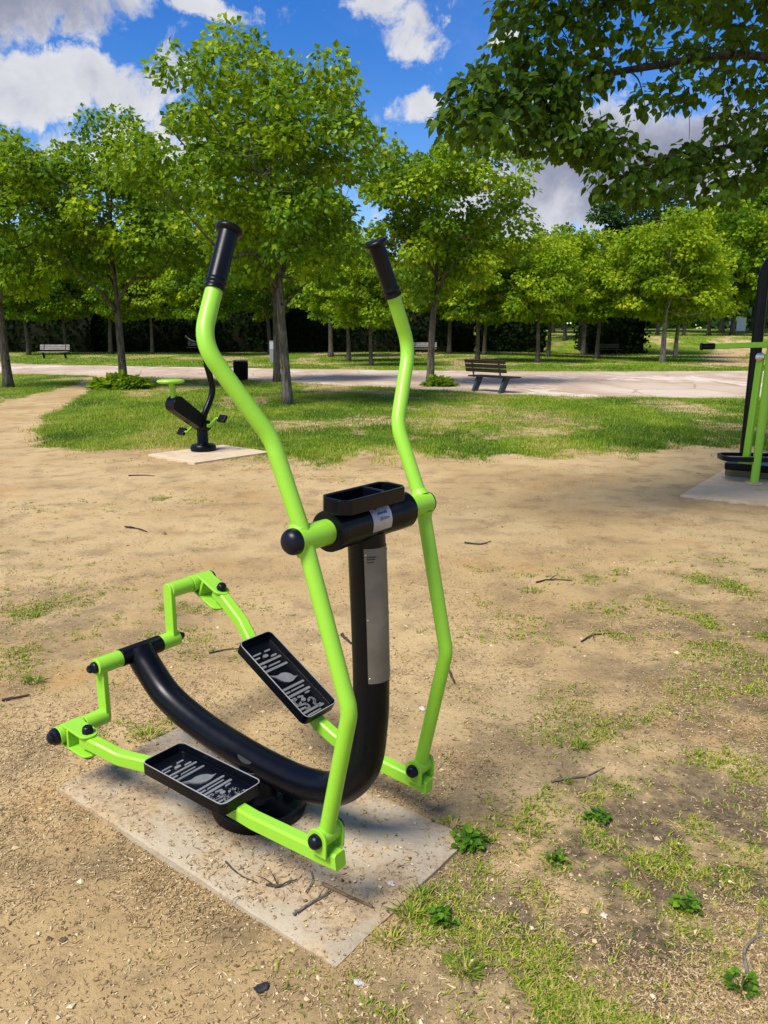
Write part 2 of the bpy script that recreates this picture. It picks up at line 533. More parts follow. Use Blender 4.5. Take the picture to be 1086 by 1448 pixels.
    # silver label on the hub bar
    def curved(mb, ctr, axis, r, u0, u1, a0, a1, n=14):
        x, y, z = axis
        vs, fs = [], []
        for i in range(n + 1):
            a = R(a0 + (a1 - a0) * i / n)
            for rr in (r, r + .0012):
                for u in (u0, u1):
                    vs.append(V(ctr) + z * u + rr * (x * math.cos(a) + y * math.sin(a)))
        for i in range(n):
            o = i * 4; q = o + 4
            fs += [(o, o + 1, q + 1, q), (o + 2, q + 2, q + 3, o + 3), (o, q, q + 2, o + 2), (o + 1, o + 3, q + 3, q + 1)]
        fs += [(0, 2, 3, 1), (n * 4, n * 4 + 1, n * 4 + 3, n * 4 + 2)]
        mb.add(vs, fs)
    ax = (V(1, 0, 0), V(0, 0, 1), V(0, 1, 0))
    hc = (-.153, 0, 1.074)
    mb = MB(); curved(mb, hc, ax, .0523, .287, .367, -22, 52)
    lab = bld(mb, 'maker_label', M['foil'], root, ang=60)
    rr = random.Random(4)
    mb = MB(); t = .310
    for i in range(9):
        w = rr.uniform(.0018, .0034); curved(mb, hc, ax, .0532, t, t + w, 25 + rr.uniform(-1, 2), 31 + rr.uniform(-1, 3), 4); t += w + .0018
    bld(mb, 'blue_lettering', M['ink'], lab)
    mb = MB(); t = .315
    for i in range(8):
        w = rr.uniform(.0028, .0046); curved(mb, hc, ax, .0532, t, t + w, 8 + rr.uniform(-2, 2), 16 + rr.uniform(-1, 2), 4); t += w + .0012
    bld(mb, 'grey_lettering', M['inkgrey'], lab)
    mb = MB(); t = .303
    for i in range(3):
        w = rr.uniform(.003, .0045); curved(mb, hc, ax, .0532, t, t + w, 42, 46, 4); t += w + .001
    bld(mb, 'small_lettering', M['inkdark'], lab)
    # instruction plate on the post
    ax2 = (V(1, 0, 0), V(0, 1, 0), V(0, 0, 1))
    mb = MB()
    vs, fs = [], []
    n, mz = 14, 14
    for i in range(mz + 1):
        z = .628 + (1.006 - .628) * i / mz
        cs = np.interp(z, [.48, .62, .80, 1.04], [-.150, -.145, -.150, -.160])
        for k in range(n + 1):
            a = R(-60 + 112 * k / n)
            for r_ in (.0518, .0532):
                vs.append((cs + r_ * math.cos(a), .33 + r_ * math.sin(a), z))
    st_ = (n + 1) * 2
    for i in range(mz):
        for k in range(n):
            o = i * st_ + k * 2; q = o + st_
            fs += [(o + 1, o + 3, q + 3, q + 1), (o, q, q + 2, o + 2)]
    for i in range(mz):
        for k in (0, n):
            o = i * st_ + k * 2; fs.append((o, o + 1, o + st_ + 1, o + st_))
    for k in range(n):
        for i in (0, mz):
            o = i * st_ + k * 2; fs.append((o, o + 2, o + 3, o + 1))
    mb.add(vs, fs)
    pl = bld(mb, 'instruction_plate', M['steel'], root, ang=60)
    mb = MB()
    for z in (.642, .81, .990):
        cs = np.interp(z, [.48, .62, .80, 1.04], [-.150, -.145, -.150, -.160])
        for a in (-55, 46):
            d = V(math.cos(R(a)), math.sin(R(a)), 0)
            mb = MB(); mb.dome(V(cs, .33, z) + d * .0531, d, .0032, .0015, 12, .001)
            bld(mb, 'plate_screw', M['chrome'], pl)
    mb = MB()
    for i, z in enumerate((.982, .976, .968)):
        a = -51
        for k in range(7 - i):
            w = rr.uniform(2.2, 4.2); curved(mb, (-.1578, .33, 0), ax2, .0534, z, z + .0032, a, a + w, 3); a += w + .9
    bld(mb, 'plate_lettering', M['inkdark'], pl)
    # grey half moon sticker on the low part of the tube
    mb = MB()
    e = unit(V(-.57, 0, .189) - V(-.85, 0, .222)); up = V(0, -.88, .48); up = unit(up - e * up.dot(e)); yv = np.cross(up, e)
    o = V(-.635, .33, .196) + up * .0518
    mb.prism([(.032 * math.cos(g), -.015 * math.sin(g)) for g in np.linspace(0, math.pi, 12)], o, e, yv, .001)
    bld(mb, 'half_moon_sticker', M['sticker'], fr)
    # phone tray on top of the hub bar: black frame with two openings
    mb = MB()
    o = V(-.125, .282, 1.145)
    ex, ey = V(0, 1, 0), V(-1, 0, 0)
    tl = R(3)
    ez = V(math.sin(tl), 0, math.cos(tl)); ey = V(-math.cos(tl), 0, math.sin(tl))
    def oct_(l, w, ch): return [(-l / 2 + ch, -w / 2), (l / 2 - ch, -w / 2), (l / 2, -w / 2 + ch), (l / 2, w / 2 - ch), (l / 2 - ch, w / 2), (-l / 2 + ch, w / 2), (-l / 2, w / 2 - ch), (-l / 2, -w / 2 + ch)]
    mb.ringprism(oct_(.262, .094, .022), oct_(.240, .070, .009), o, ex, ey, .038)
    mb.box(o + ex * .036 + ez * .004, (.012, .0695, .030), (ex, ey, ez))
    mb.box(o - ex * .042 - ez * .012, (.142, .0695, .006), (ex, ey, ez))
    cn = bld(mb, 'phone_tray', M['black'], root, bevel=.003)
    mb = MB()
    mb.box((-.138, .300, 1.126), (.050, .13, .024))
    bld(mb, 'tray_bracket', M['black'], cn, bevel=.002)
    return root
build_trainer()
# ------------------------------------------------------------------ the lie of the land
def interp(x, xs, ys): return np.interp(x, xs, ys)

def hgt(x, y):
    """grassy bank that rises behind the trees on the right"""
    x = np.asarray(x, float); y = np.asarray(y, float)
    k = sstep(8, 20, x) * sstep(-200, -100, -x + 0 * y)
    b = 1.55 * sstep(69, 80, y) + 1.3 * sstep(88, 150, y)
    gap = np.exp(-((x - 35) / 5.0) ** 2) * sstep(60, 69, y) * (1 - sstep(78, 84, y)) * .55
    return b * k * (1 - gap) + .25 * sstep(42, 70, y) * (1 - k)

def hz(x, y): return float(hgt(x, y))

def edge_noise(x, y, s=1.0): return (fbm(x * .9 / s, y * .9 / s, 3, 4) - .5) * 2

def lawn(x, y):
    """how much grass: 0 bare earth .. 1 lawn"""
    x = np.asarray(x, float); y = np.asarray(y, float)
    n = edge_noise(x, y); n2 = edge_noise(x, y, 5)
    front = interp(x, [-8, -6, -5, -4, -2.8, -1, .2, 1.7, 4.5, 9, 14], [13.2, 12.6, 11.2, 10.5, 10.3, 9.7, 10.1, 10.4, 10.8, 11, 11.2]) + n * .55
    back = interp(x, [-10, -6.4, -3.5, 2, 4.06, 8.9, 15, 30], [30.5, 29.2, 27, 22.7, 20.8, 20.0, 19.6, 19.4]) + n * .9
    lb = interp(y, [9, 12.3, 17.9, 29.2, 34], [-5.2, -5.94, -7.43, -10.03, -11.5]) + n * .3
    fr2 = (fbm(x * 3.1, y * 2.2, 14, 4) - .5) * 2.2
    a = sstep(-.75, .85, y - front + fr2 * .8) * sstep(-.2, .5, back - y) * sstep(-.1, .3, x - lb)
    # left lawn beyond the worn track
    ll = interp(y, [15, 17.9, 24, 31.9, 34], [-8.2, -8.9, -9.7, -11.7, -12.6]) + n * .3
    b2 = interp(x, [-40, -16.6, -11.7], [36, 33.8, 31.5]) + n * .5
    b = sstep(-.1, .4, ll - x) * sstep(16.5, 17.3, y + n * .4) * sstep(-.2, .4, b2 - y)
    # beyond the path
    top = interp(x, [-60, -21.6, -4.84, 6.8, 15.8, 40], [48, 44, 37.4, 34.4, 35, 36]) + n * .7
    c = sstep(-.2, .7, y - top)
    trk = np.exp(-((x - interp(y, [36, 45, 59, 70, 80], [17.5, 20, 25.5, 31, 36])) / (1.3 + .010 * y)) ** 2) * sstep(38, 42, y) * (1 - sstep(79, 83, y))
    ben = np.exp(-(((x - 17) / 4.5) ** 2 + ((y - 61.5) / 1.3) ** 2))
    c = c * (1 - np.clip(1.1 * trk + .7 * ben, 0, 1) * (.55 + .45 * sstep(-.4, .2, n)))
    g = np.maximum(np.maximum(a, b), c)
    # worn patches inside the lawns
    wear = sstep(.47, .66, fbm(x * .60, y * .38, 21, 5)) * .8
    wear = np.maximum(wear, .9 * np.exp(-(((x + 1.6) / 1.6) ** 2 + ((y - 14.2) / .55) ** 2)))
    wear = np.maximum(wear, .8 * np.exp(-(((x - 2.6) / 2.2) ** 2 + ((y - 15.2) / .45) ** 2)))
    wear = np.maximum(wear, .8 * np.exp(-(((x - 3.2) / .9) ** 2 + ((y - 21.6) / .6) ** 2)))
    return g * (1 - .75 * wear)

# loose grass on the bare earth: (x, y, rx, ry, strength)
PATCH = [(.95, 1.75, .55, .55, .62), (1.35, 2.2, .5, .5, .75), (.72, 2.12, .28, .28, .8), (.22, 1.72, .18, .22, .30), (.55, 1.55, .5, .25, .5), (.28, 2.02, .10, .16, .6), (.10, 1.82, .10, .10, .5),
         (1.1, 2.75, .5, .4, .62), (1.7, 2.9, .5, .6, .8), (1.15, 4.1, .7, .45, .65), (1.9, 3.9, .6, .7, 1.0), (2.4, 4.7, .7, .7, 1.0), (1.4, 4.9, .5, .3, .6),
         (-1.75, 3.75, .75, .40, 1.0), (-1.45, 4.3, .6, .28, .9), (-2.1, 4.1, .5, .5, 1.0), (-2.4, 5.0, .6, .3, .35), (-2.9, 6.9, .55, .35, 1.0), (-2.2, 7.3, .45, .3, .9), (-2.9, 5.7, .35, .25, .45),
         (-.8, 8.4, .6, .4, .55), (.2, 9.2, .7, .4, .5), (-1.2, 9.4, .9, .5, .6), (.95, 6.6, .25, .2, .25), (.75, 5.0, .25, .15, .3), (.45, 3.0, .3, .2, .12), (-.98, 2.85, .16, .12, .7),
         (-3.2, 9.6, .8, .4, .4), (4.6, 8.8, .6, .4, .3), (-1.55, 5.6, .2, .15, .3), (-.72, 6.3, .25, .12, .3)]
def sparse(x, y):
    x = np.asarray(x, float); y = np.asarray(y, float)
    t = np.zeros_like(x)
    for px, py, rx, ry, s in PATCH:
        t = np.maximum(t, s * np.exp(-(((x - px) / rx) ** 2 + ((y - py) / ry) ** 2) * 1.3))
    cl = sstep(.45, .63, fbm(x * 5.0, y * 5.0, 9, 4))
    inside = in_slab(x, y, .015)
    return .80 * t * (.05 + .95 * cl) * (1 - inside)

SLABS = [((MO[0], MO[1]), MRZ, (-1.275, .015), (-.017, .625)),
         ((-3.12, 10.08), math.atan2(-.69, .78), (0, 1.04), (0, 1.22)),
         ((2.92, 7.42), R(-36), (0, 2.6), (0, 2.0))]
def in_slab(x, y, grow=0.0):
    r = np.zeros_like(np.asarray(x, float))
    for (ox, oy), rz, (a0, a1), (b0, b1) in SLABS:
        c, s = math.cos(rz), math.sin(rz)
        u = (x - ox) * c + (y - oy) * s; v = -(x - ox) * s + (y - oy) * c
        r = np.maximum(r, ((u > a0 - grow) & (u < a1 + grow) & (v > b0 - grow) & (v < b1 + grow)).astype(float))
    return r

def relief(x, y):
    """small bumps of the bare earth near the camera"""
    d = np.hypot(x, y - 2)
    k = 1 - sstep(9, 16, d)
    return k * ((fbm(x * .8, y * .8, 31, 3) - .5) * .030 + (fbm(x * 6, y * 6, 33, 3) - .5) * .016 + (fbm(x * 26, y * 26, 35, 2) - .5) * .006)

def zof(x, y):
    i = in_slab(x, y, -.035)
    return hgt(x, y) + relief(x, y) * (1 - i) - .025 * i

def graded(c, step, dense, grow, far):
    out = [0.0]
    while out[-1] < far:
        x = out[-1]
        out.append(x + (step if x < dense else max(step, (x - dense) * grow + step)))
    return out

def build_ground():
    r = graded(0, .035, 1.6, .020, 420); xs = np.array([-v for v in r[:0:-1]] + r) + .1
    yy = [1.0 + v for v in graded(0, .03, 2.2, .0185, 420)]
    yb = [1.0 - v for v in graded(0, .15, 1, .12, 90)[:0:-1]]
    ys = np.array(yb + yy)
    X, Y = np.meshgrid(xs, ys)
    x, y = X.ravel(), Y.ravel()
    z = zof(x, y)
    nx, ny = len(xs), len(ys)
    i = (np.arange(ny - 1)[:, None] * nx + np.arange(nx - 1)[None, :]).ravel()
    faces = np.stack([i, i + 1, i + 1 + nx, i + nx], 1)
    g = np.clip(np.maximum(lawn(x, y), sparse(x, y) * .75), 0, 1)
    # darker ground tone: right foreground, front strip and smaller patches
    dark_ground = np.clip(1.25 * np.exp(-(((x - .85) / .95) ** 2 + ((y - 1.6) / .9) ** 2)) + .75 * np.exp(-(((x - 1.9) / 1.1) ** 2 + ((y - 3.2) / 1.5) ** 2)) + .4 * np.exp(-(((x + 1.9) / .9) ** 2 + ((y - 3.9) / .7) ** 2)), 0, 1)
    dark_ground = np.maximum(dark_ground, .6 * np.exp(-(((x + .42) / .13) ** 2 + ((y - 1.72) / .10) ** 2)))
    dark_ground = np.maximum(dark_ground, .55 * np.exp(-(((x + .95) / .35) ** 2 + ((y - 2.05) / .10) ** 2)))
    dark_ground = np.maximum(dark_ground, .55 * np.exp(-((y - 1.15) / .45) ** 2) * sstep(-.9, .1, x))
    dark_ground = np.maximum(dark_ground, .75 * np.exp(-(((x + .55) / .10) ** 2 * .6 + ((y - 1.62 - .3 * (x + .55)) / .05) ** 2)))
    me = fast_mesh('ground', np.stack([x, y, z], 1), faces, M['ground'], {'grass': g, 'dark_ground': dark_ground}, True)
    return tag(link_mesh('ground', me), kind='structure')

# ------------------------------------------------------------------ ground materials
def ground_mat():
    m, nt, out = mat('earth_and_lawn'); g = NT(nt)
    pos = g.n('ShaderNodeNewGeometry').outputs['Position']
    big = g.noise(pos, .45, 5, .6); med = g.noise(pos, 3.2, 6, .65); fine = g.noise(pos, 42, 6, .7); grit = g.noise(pos, 210, 3, .7)
    sand = g.ramp(big, [(.30, (.33, .218, .096)), (.46, (.43, .298, .136)), (.56, (.50, .362, .178)), (.70, (.36, .243, .110))])
    ochre = g.mix(g.math('MULTIPLY', g.f(g.noise(pos, 1.1, 5, .65), .54, .70), .8), sand, (.42, .245, .09))
    c = g.mix(g.f(med, .46, .70), ochre, g.mix(.62, ochre, (.20, .135, .07)))
    c = g.mix(g.math('MULTIPLY', g.f(fine, .55, .72), .55), c, (.20, .135, .07))
    c = g.mix(g.math('MULTIPLY', g.f(fine, .46, .30), .40), c, (.60, .44, .22))
    c = g.mix(g.f(grit, .62, .72), c, g.mix(.55, c, (.10, .07, .04)))
    vo = g.n('ShaderNodeTexVoronoi'); vo.inputs['Scale'].default_value = 130; g.l(pos, vo.inputs['Vector'])
    peb = g.math('MULTIPLY', g.f(vo.outputs['Distance'], .24, .14), g.f(g.noise(pos, 60, 2), .56, .60))
    c = g.mix(peb, c, g.ramp(g.n('ShaderNodeSeparateColor').outputs[0] if False else vo.outputs['Color'], [(0, (.30, .24, .17)), (1, (.62, .55, .44))]))
    dark_ground = g.attr('dark_ground')
    sm = g.math('MULTIPLY', g.math('MINIMUM', dark_ground, 1.0), g.f(g.noise(pos, 3.2, 6, .68), .34, .58))
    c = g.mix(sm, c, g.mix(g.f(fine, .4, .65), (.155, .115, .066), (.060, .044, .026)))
    gr = g.attr('grass')
    gm = g.f(g.math('ADD', gr, g.math('MULTIPLY', g.math('SUBTRACT', g.noise(pos, 2.6, 7, .72), .5), 1.3)), .34, .66)
    mp = g.n('ShaderNodeMapping'); mp.inputs['Scale'].default_value = (1, .8, 1); g.l(pos, mp.inputs['Vector'])
    gn = g.noise(mp.outputs[0], .9, 6, .7)
    gc = g.ramp(gn, [(.30, (.065, .125, .007)), (.46, (.12, .20, .008)), (.58, (.20, .255, .014)), (.72, (.29, .25, .05))])
    gc = g.mix(g.math('MULTIPLY', g.f(g.noise(pos, 30, 4, .7), .5, .7), .6), gc, (.03, .055, .010))
    c = g.mix(gm, c, gc)
    h = g.math('ADD', g.math('MULTIPLY', fine, .6), g.math('ADD', g.math('MULTIPLY', grit, .25), g.math('MULTIPLY', peb, .5)))
    nb = g.bump(h, .9, .012)
    nb = g.bump(g.math('MULTIPLY', g.noise(pos, 16, 5, .7), gm), .8, .06, nb)
    g.bsdf(out, c, .93, 0, .25, nb)
    return m
M['ground'] = ground_mat()

def path_mat():
    m, nt, out = mat('worn_pinkish_paving'); g = NT(nt)
    pos = g.n('ShaderNodeNewGeometry').outputs['Position']
    mp = g.n('ShaderNodeMapping'); mp.inputs['Scale'].default_value = (.30, .16, 1); g.l(pos, mp.inputs['Vector'])
    n1 = g.noise(mp.outputs[0], 1.0, 6, .65, .4)
    c = g.ramp(n1, [(.32, (.56, .47, .36)), (.43, (.50, .39, .28)), (.54, (.42, .30, .205)), (.60, (.62, .53, .42)), (.75, (.46, .36, .255))])
    vo = g.n('ShaderNodeTexVoronoi'); vo.feature = 'DISTANCE_TO_EDGE'; vo.inputs['Scale'].default_value = 1.6; g.l(mp.outputs[0], vo.inputs['Vector'])
    wob = g.math('ADD', vo.outputs['Distance'], g.math('MULTIPLY', g.math('SUBTRACT', g.noise(pos, 1.7, 5, .7), .5), .10))
    c = g.mix(g.math('MULTIPLY', g.f(wob, .020, .004), .55), c, (.20, .14, .09))
    c = g.mix(g.math('MULTIPLY', g.f(g.noise(pos, 8, 6, .7), .52, .72), .45), c, (.30, .21, .14))
    g.bsdf(out, c, .9, 0, .3, g.bump(g.noise(pos, 25, 5, .7), .4, .02))
    return m
M['path'] = path_mat()

def concrete_mat():
    m, nt, out = mat('sandy_concrete'); g = NT(nt)
    pos = g.n('ShaderNodeNewGeometry').outputs['Position']
    base = g.ramp(g.noise(pos, 5, 6, .65), [(.3, (.34, .28, .195)), (.5, (.44, .37, .265)), (.7, (.38, .315, .22))])
    c = g.mix(g.math('MULTIPLY', g.f(g.noise(pos, 120, 4, .7), .58, .7), .6), base, (.17, .135, .095))
    # sand blown over it
    s = g.f(g.noise(pos, 2.6, 7, .7), .43, .56)
    fine = g.noise(pos, 60, 5, .7)
    sand = g.mix(g.f(fine, .42, .66), (.45, .325, .185), (.24, .165, .09))
    c = g.mix(g.math('MULTIPLY', s, .88), c, sand)
    h = g.math('ADD', g.math('MULTIPLY', fine, .6), g.noise(pos, 9, 5, .6))
    g.bsdf(out, c, .92, 0, .3, g.bump(h, .6, .008))
    return m
M['concrete'] = concrete_mat()

def pale_slab_mat():
    m, nt, out = mat('pale_concrete'); g = NT(nt)
    pos = g.n('ShaderNodeNewGeometry').outputs['Position']
    c = g.ramp(g.noise(pos, 2.4, 7, .7), [(.32, (.44, .32, .19)), (.5, (.58, .46, .31)), (.68, (.52, .40, .25))])
    c = g.mix(g.math('MULTIPLY', g.f(g.noise(pos, 30, 5, .7), .55, .72), .6), c, (.25, .17, .09))
    g.bsdf(out, c, .92, 0, .3, g.bump(g.noise(pos, 30, 5, .7), .5, .01))
    return m
M['pale'] = pale_slab_mat()

build_ground()

def build_slab(k, label, m, top, rough):
    (ox, oy), rz, (a0, a1), (b0, b1) = SLABS[k]
    cu, cv = (a0 + a1) / 2, (b0 + b1) / 2
    loc = (ox + cu * math.cos(rz) - cv * math.sin(rz), oy + cu * math.sin(rz) + cv * math.cos(rz), 0)
    nx, ny = int((a1 - a0) / .02), int((b1 - b0) / .02)
    us = np.linspace(-(a1 - a0) / 2, (a1 - a0) / 2, nx); vs = np.linspace(-(b1 - b0) / 2, (b1 - b0) / 2, ny)
    U, W = np.meshgrid(us, vs); u, w = U.ravel().copy(), W.ravel().copy()
    du = np.minimum(u - us[0], us[-1] - u); dw = np.minimum(w - vs[0], vs[-1] - w)
    d = np.minimum(du, dw)
    chip = (fbm(u * 14 + 5 * k, w * 14, 51, 4) - .5)
    z = top - .006 * (1 - sstep(0, .02, d)) + (fbm(u * 9, w * 9, 53 + k, 4) - .5) * rough
    k_ = (1 - sstep(0, .012, d))
    u += np.where(du < .001, -np.sign(u) * np.abs(chip) * .011, 0); w += np.where(dw < .001, -np.sign(w) * np.abs(chip) * .011, 0)
    top_v = np.stack([u, w, z], 1)
    border = [i for i in range(nx)] + [j * nx + nx - 1 for j in range(1, ny)] + [(ny - 1) * nx + i for i in range(nx - 2, -1, -1)] + [j * nx for j in range(ny - 2, 0, -1)]
    bot = top_v[border].copy(); bot[:, 2] = -.12; bot[:, :2] *= 1.004
    n0 = len(top_v); nb = len(border)
    i = (np.arange(ny - 1)[:, None] * nx + np.arange(nx - 1)[None, :]).ravel()
    f1 = np.stack([i, i + 1, i + 1 + nx, i + nx], 1)
    b_ = np.array(border); q = np.arange(nb)
    f2 = np.stack([b_, n0 + q, n0 + (q + 1) % nb, b_[(q + 1) % nb]], 1)
    me = fast_mesh('concrete_slab', np.concatenate([top_v, bot]), np.concatenate([f1, f2]), m, None, True)
    me.set_sharp_from_angle(angle=R(40))
    o = link_mesh('concrete_slab', me); o.location = loc; o.rotation_euler = (0, 0, rz)
    return tag(o, label, 'concrete slab', 'concrete slabs under the exercise machines')
build_slab(0, 'sand-strewn grey concrete slab lying under the elliptical trainer', M['concrete'], .025, .005)
build_slab(1, 'pale concrete slab carrying the exercise bike', M['pale'], .030, .004)
build_slab(2, 'pale concrete slab under the tall black arch machine with hanging footrests', M['pale'], .030, .004)

def build_path():
    xs = np.concatenate([np.linspace(-70, -20, 60), np.linspace(-19.6, 20, 200), np.linspace(20.5, 60, 50)])
    n = edge_noise(xs, xs * 0 + 3.3); n2 = edge_noise(xs * 1.3, xs * 0 + 8.8)
    lo = interp(xs, [-70, -16.6, -11.7, -10, -6.4, -3.5, 2, 4.06, 8.9, 15, 30, 60], [38, 33.2, 31.0, 30, 28.7, 26.6, 22.3, 20.4, 19.4, 19.0, 18.9, 18.5]) + n * .35
    hi = interp(xs, [-70, -21.6, -4.84, 6.8, 15.8, 40, 60], [50, 44.4, 37.8, 34.8, 35.4, 36.4, 37]) + n2 * .5
    t = np.linspace(0, 1, 30)
    X = np.repeat(xs[None, :], 30, 0); Y = lo[None, :] * (1 - t[:, None]) + hi[None, :] * t[:, None]
    x, y = X.ravel(), Y.ravel()
    z = hgt(x, y) + .012 + .0 * x
    z = z - .03 * ((t[:, None] < .001) | (t[:, None] > .999)).repeat(len(xs), 1).ravel()
    nx, ny = len(xs), 30
    i = (np.arange(ny - 1)[:, None] * nx + np.arange(nx - 1)[None, :]).ravel()
    me = fast_mesh('path', np.stack([x, y, z], 1), np.stack([i, i + 1, i + 1 + nx, i + nx], 1), M['path'], None, True)
    tag(link_mesh('path', me), kind='structure')
    # pale path along the top of the bank
    xs = np.linspace(14, 120, 60); t = np.linspace(0, 1, 4)
    X = np.repeat(xs[None, :], 4, 0); Y = (84 + .02 * xs)[None, :] + 1.8 * t[:, None] + 0 * X
    x, y = X.ravel(), Y.ravel(); z = hgt(x, y) + .03
    i = (np.arange(3)[:, None] * 60 + np.arange(59)[None, :]).ravel()
    me = fast_mesh('bank_path', np.stack([x, y, z], 1), np.stack([i, i + 1, i + 61, i + 60], 1), M['path'], None, True)
    tag(link_mesh('bank_path', me), kind='structure')
build_path()
# ------------------------------------------------------------------ camera, sun and sky
cam = bpy.data.cameras.new('camera'); cam.lens = 27.02; cam.sensor_width = 36; cam.clip_end = 3000; cam.clip_start = .05
co = bpy.data.objects.new('camera', cam); COL.objects.link(co)
co.location = (0, 0, 1.55); co.rotation_euler = (R(90 - 12.9), 0, 0)
SC.camera = co

SUN_EL, SUN_AZ = 55, 222         # behind the camera and to the left
sd = V(math.sin(R(SUN_AZ)) * math.cos(R(SUN_EL)), math.cos(R(SUN_AZ)) * math.cos(R(SUN_EL)), math.sin(R(SUN_EL)))
sl = bpy.data.lights.new('sun', 'SUN'); sl.energy = 4.1; sl.angle = R(22); sl.color = (1, .95, .86)
so = bpy.data.objects.new('sun', sl); COL.objects.link(so)
so.rotation_euler = Vector(tuple(-sd)).to_track_quat('-Z', 'Y').to_euler(); so.location = (20, 20, 40)

w = bpy.data.worlds.new('World'); SC.world = w; w.use_nodes = True
nt = w.node_tree; nt.nodes.clear(); g = NT(nt)
wo = nt.nodes.new('ShaderNodeOutputWorld'); bg = nt.nodes.new('ShaderNodeBackground')
g.l(bg.outputs[0], wo.inputs['Surface']); bg.inputs['Strength'].default_value = .10
sky = nt.nodes.new('ShaderNodeTexSky'); sky.sky_type = 'NISHITA'; sky.sun_disc = False
sky.sun_elevation = R(SUN_EL); sky.sun_rotation = R(SUN_AZ); sky.air_density = 1.0; sky.dust_density = .4; sky.ozone_density = 2.2
hs = nt.nodes.new('ShaderNodeHueSaturation'); hs.inputs['Saturation'].default_value = 1.45; hs.inputs['Value'].default_value = 1.18; hs.inputs['Hue'].default_value = .516
g.l(sky.outputs[0], hs.inputs['Color'])
d = nt.nodes.new('ShaderNodeTexCoord').outputs['Generated']
wn = nt.nodes.new('ShaderNodeTexNoise'); wn.inputs['Scale'].default_value = 7; wn.inputs['Detail'].default_value = 7; wn.inputs['Roughness'].default_value = .62
g.l(d, wn.inputs['Vector'])
off = g.vmath('SCALE', g.vmath('SUBTRACT', wn.outputs['Color'], (.5, .5, .5)).outputs[0]); off.inputs['Scale'].default_value = .16
dd = g.vmath('ADD', d, off.outputs[0]).outputs[0]
# cumulus: direction, half width, half height, weight, greyness
CL = [((-.40, .87, .345), .17, .050, 1.15, .80), ((-.345, .90, .258), .15, .045, 1.1, .15), ((-.20, .917, .345), .06, .028, .85, .1),
      ((.010, .943, .338), .055, .030, .78, .15), ((.028, .965, .262), .038, .034, .95, .1), ((.140, .936, .335), .034, .022, .9, .0), ((.29, .945, .200), .19, .075, 1.15, .8),
      ((-.26, .94, .19), .16, .05, .7, .1), ((.15, .96, .15), .20, .05, .8, .4), ((.62, .75, .33), .25, .08, 1.1, .4), ((-.72, .62, .3), .22, .07, 1.1, .3), ((.0, .55, .83), .35, .3, .9, .4),
      ((.6, -.6, .5), .5, .3, 1.0, .5), ((-.6, -.5, .45), .5, .3, 1.0, .5), ((-.85, .1, .4), .4, .2, 1.0, .3), ((.85, .1, .5), .4, .2, 1.0, .4), ((0, -.9, .3), .4, .15, 1, .4)]
dens = None; grey = None
for c, hw, hh, wt, gy in CL:
    c = unit(c); az = unit(np.cross(c, (0, 0, 1))); el = np.cross(az, c)
    a = g.vmath('DOT_PRODUCT', dd, tuple(az)).outputs['Value']; e = g.vmath('DOT_PRODUCT', dd, tuple(el)).outputs['Value']; f_ = g.vmath('DOT_PRODUCT', dd, tuple(c)).outputs['Value']
    q = g.math('ADD', g.math('POWER', g.math('MULTIPLY', a, 1 / hw), 2), g.math('POWER', g.math('MULTIPLY', e, 1 / hh), 2))
    v = g.math('MULTIPLY', g.math('SUBTRACT', 1.0, q, clamp=True), wt)
    v = g.math('MULTIPLY', v, g.math('GREATER_THAN', f_, 0))
    gv = g.math('MULTIPLY', v, gy)
    dens = v if dens is None else g.math('MAXIMUM', dens, v)
    grey = gv if grey is None else g.math('MAXIMUM', grey, gv)
n1 = g.noise(d, 22, 8, .66, .5)
dn = g.math('ADD', dens, g.math('MULTIPLY', g.math('SUBTRACT', n1, .5), 2.1))
mask = g.f(dn, .15, .72)
veil = g.math('MULTIPLY', g.f(g.noise(d, 3.2, 6, .6), .48, .75), .12)
mask = g.math('MAXIMUM', mask, veil)
n2 = g.noise(g.vmath('ADD', d, (.012, .0, .022)).outputs[0], 11, 7, .6, .2)
shade = g.math('ADD', g.math('MULTIPLY', grey, .95), g.math('MULTIPLY', g.math('SUBTRACT', n2, .42), 1.6), clamp=True)
cc = g.ramp(shade, [(0, (5.7, 5.75, 6.0)), (.35, (4.6, 4.7, 5.2)), (.75, (2.5, 2.65, 3.4)), (1, (1.9, 2.1, 2.8))])
col = g.mix(mask, hs.outputs[0], cc)
g.l(col, bg.inputs['Color'])

SC.view_settings.view_transform = 'Standard'; SC.view_settings.look = 'None'
SC.view_settings.exposure = 0.5; SC.view_settings.gamma = 1
SC.render.engine = 'CYCLES'
SC.cycles.max_bounces = 6; SC.cycles.diffuse_bounces = 3; SC.cycles.glossy_bounces = 3; SC.cycles.transmission_bounces = 3
SC.cycles.use_denoising = True
# ------------------------------------------------------------------ trees
def leaf_mat(name, stops, trans=.42, tcol=1.0, rough=.5, spec=.18):
    m, nt, out = mat(name); g = NT(nt)
    a = g.attr('tint')
    c = g.ramp(a, stops)
    b = g.bsdf(None, c, rough, 0, spec)
    t = nt.nodes.new('ShaderNodeBsdfTranslucent')
    tc = g.mix(.6, c, (.36, .50, .02)) if tcol == 1.0 else g.mix(.35, c, (.22, .34, .02))
    g.l(tc, t.inputs['Color'])
    mx = nt.nodes.new('ShaderNodeMixShader'); mx.inputs[0].default_value = trans
    g.l(b.outputs[0], mx.inputs[1]); g.l(t.outputs[0], mx.inputs[2]); g.l(mx.outputs[0], out.inputs['Surface'])
    return m
M['leaf'] = leaf_mat('fresh_maple_leaves', [(0, (.038, .110, .005)), (.4, (.11, .225, .006)), (.7, (.26, .39, .007)), (1, (.48, .56, .012))])
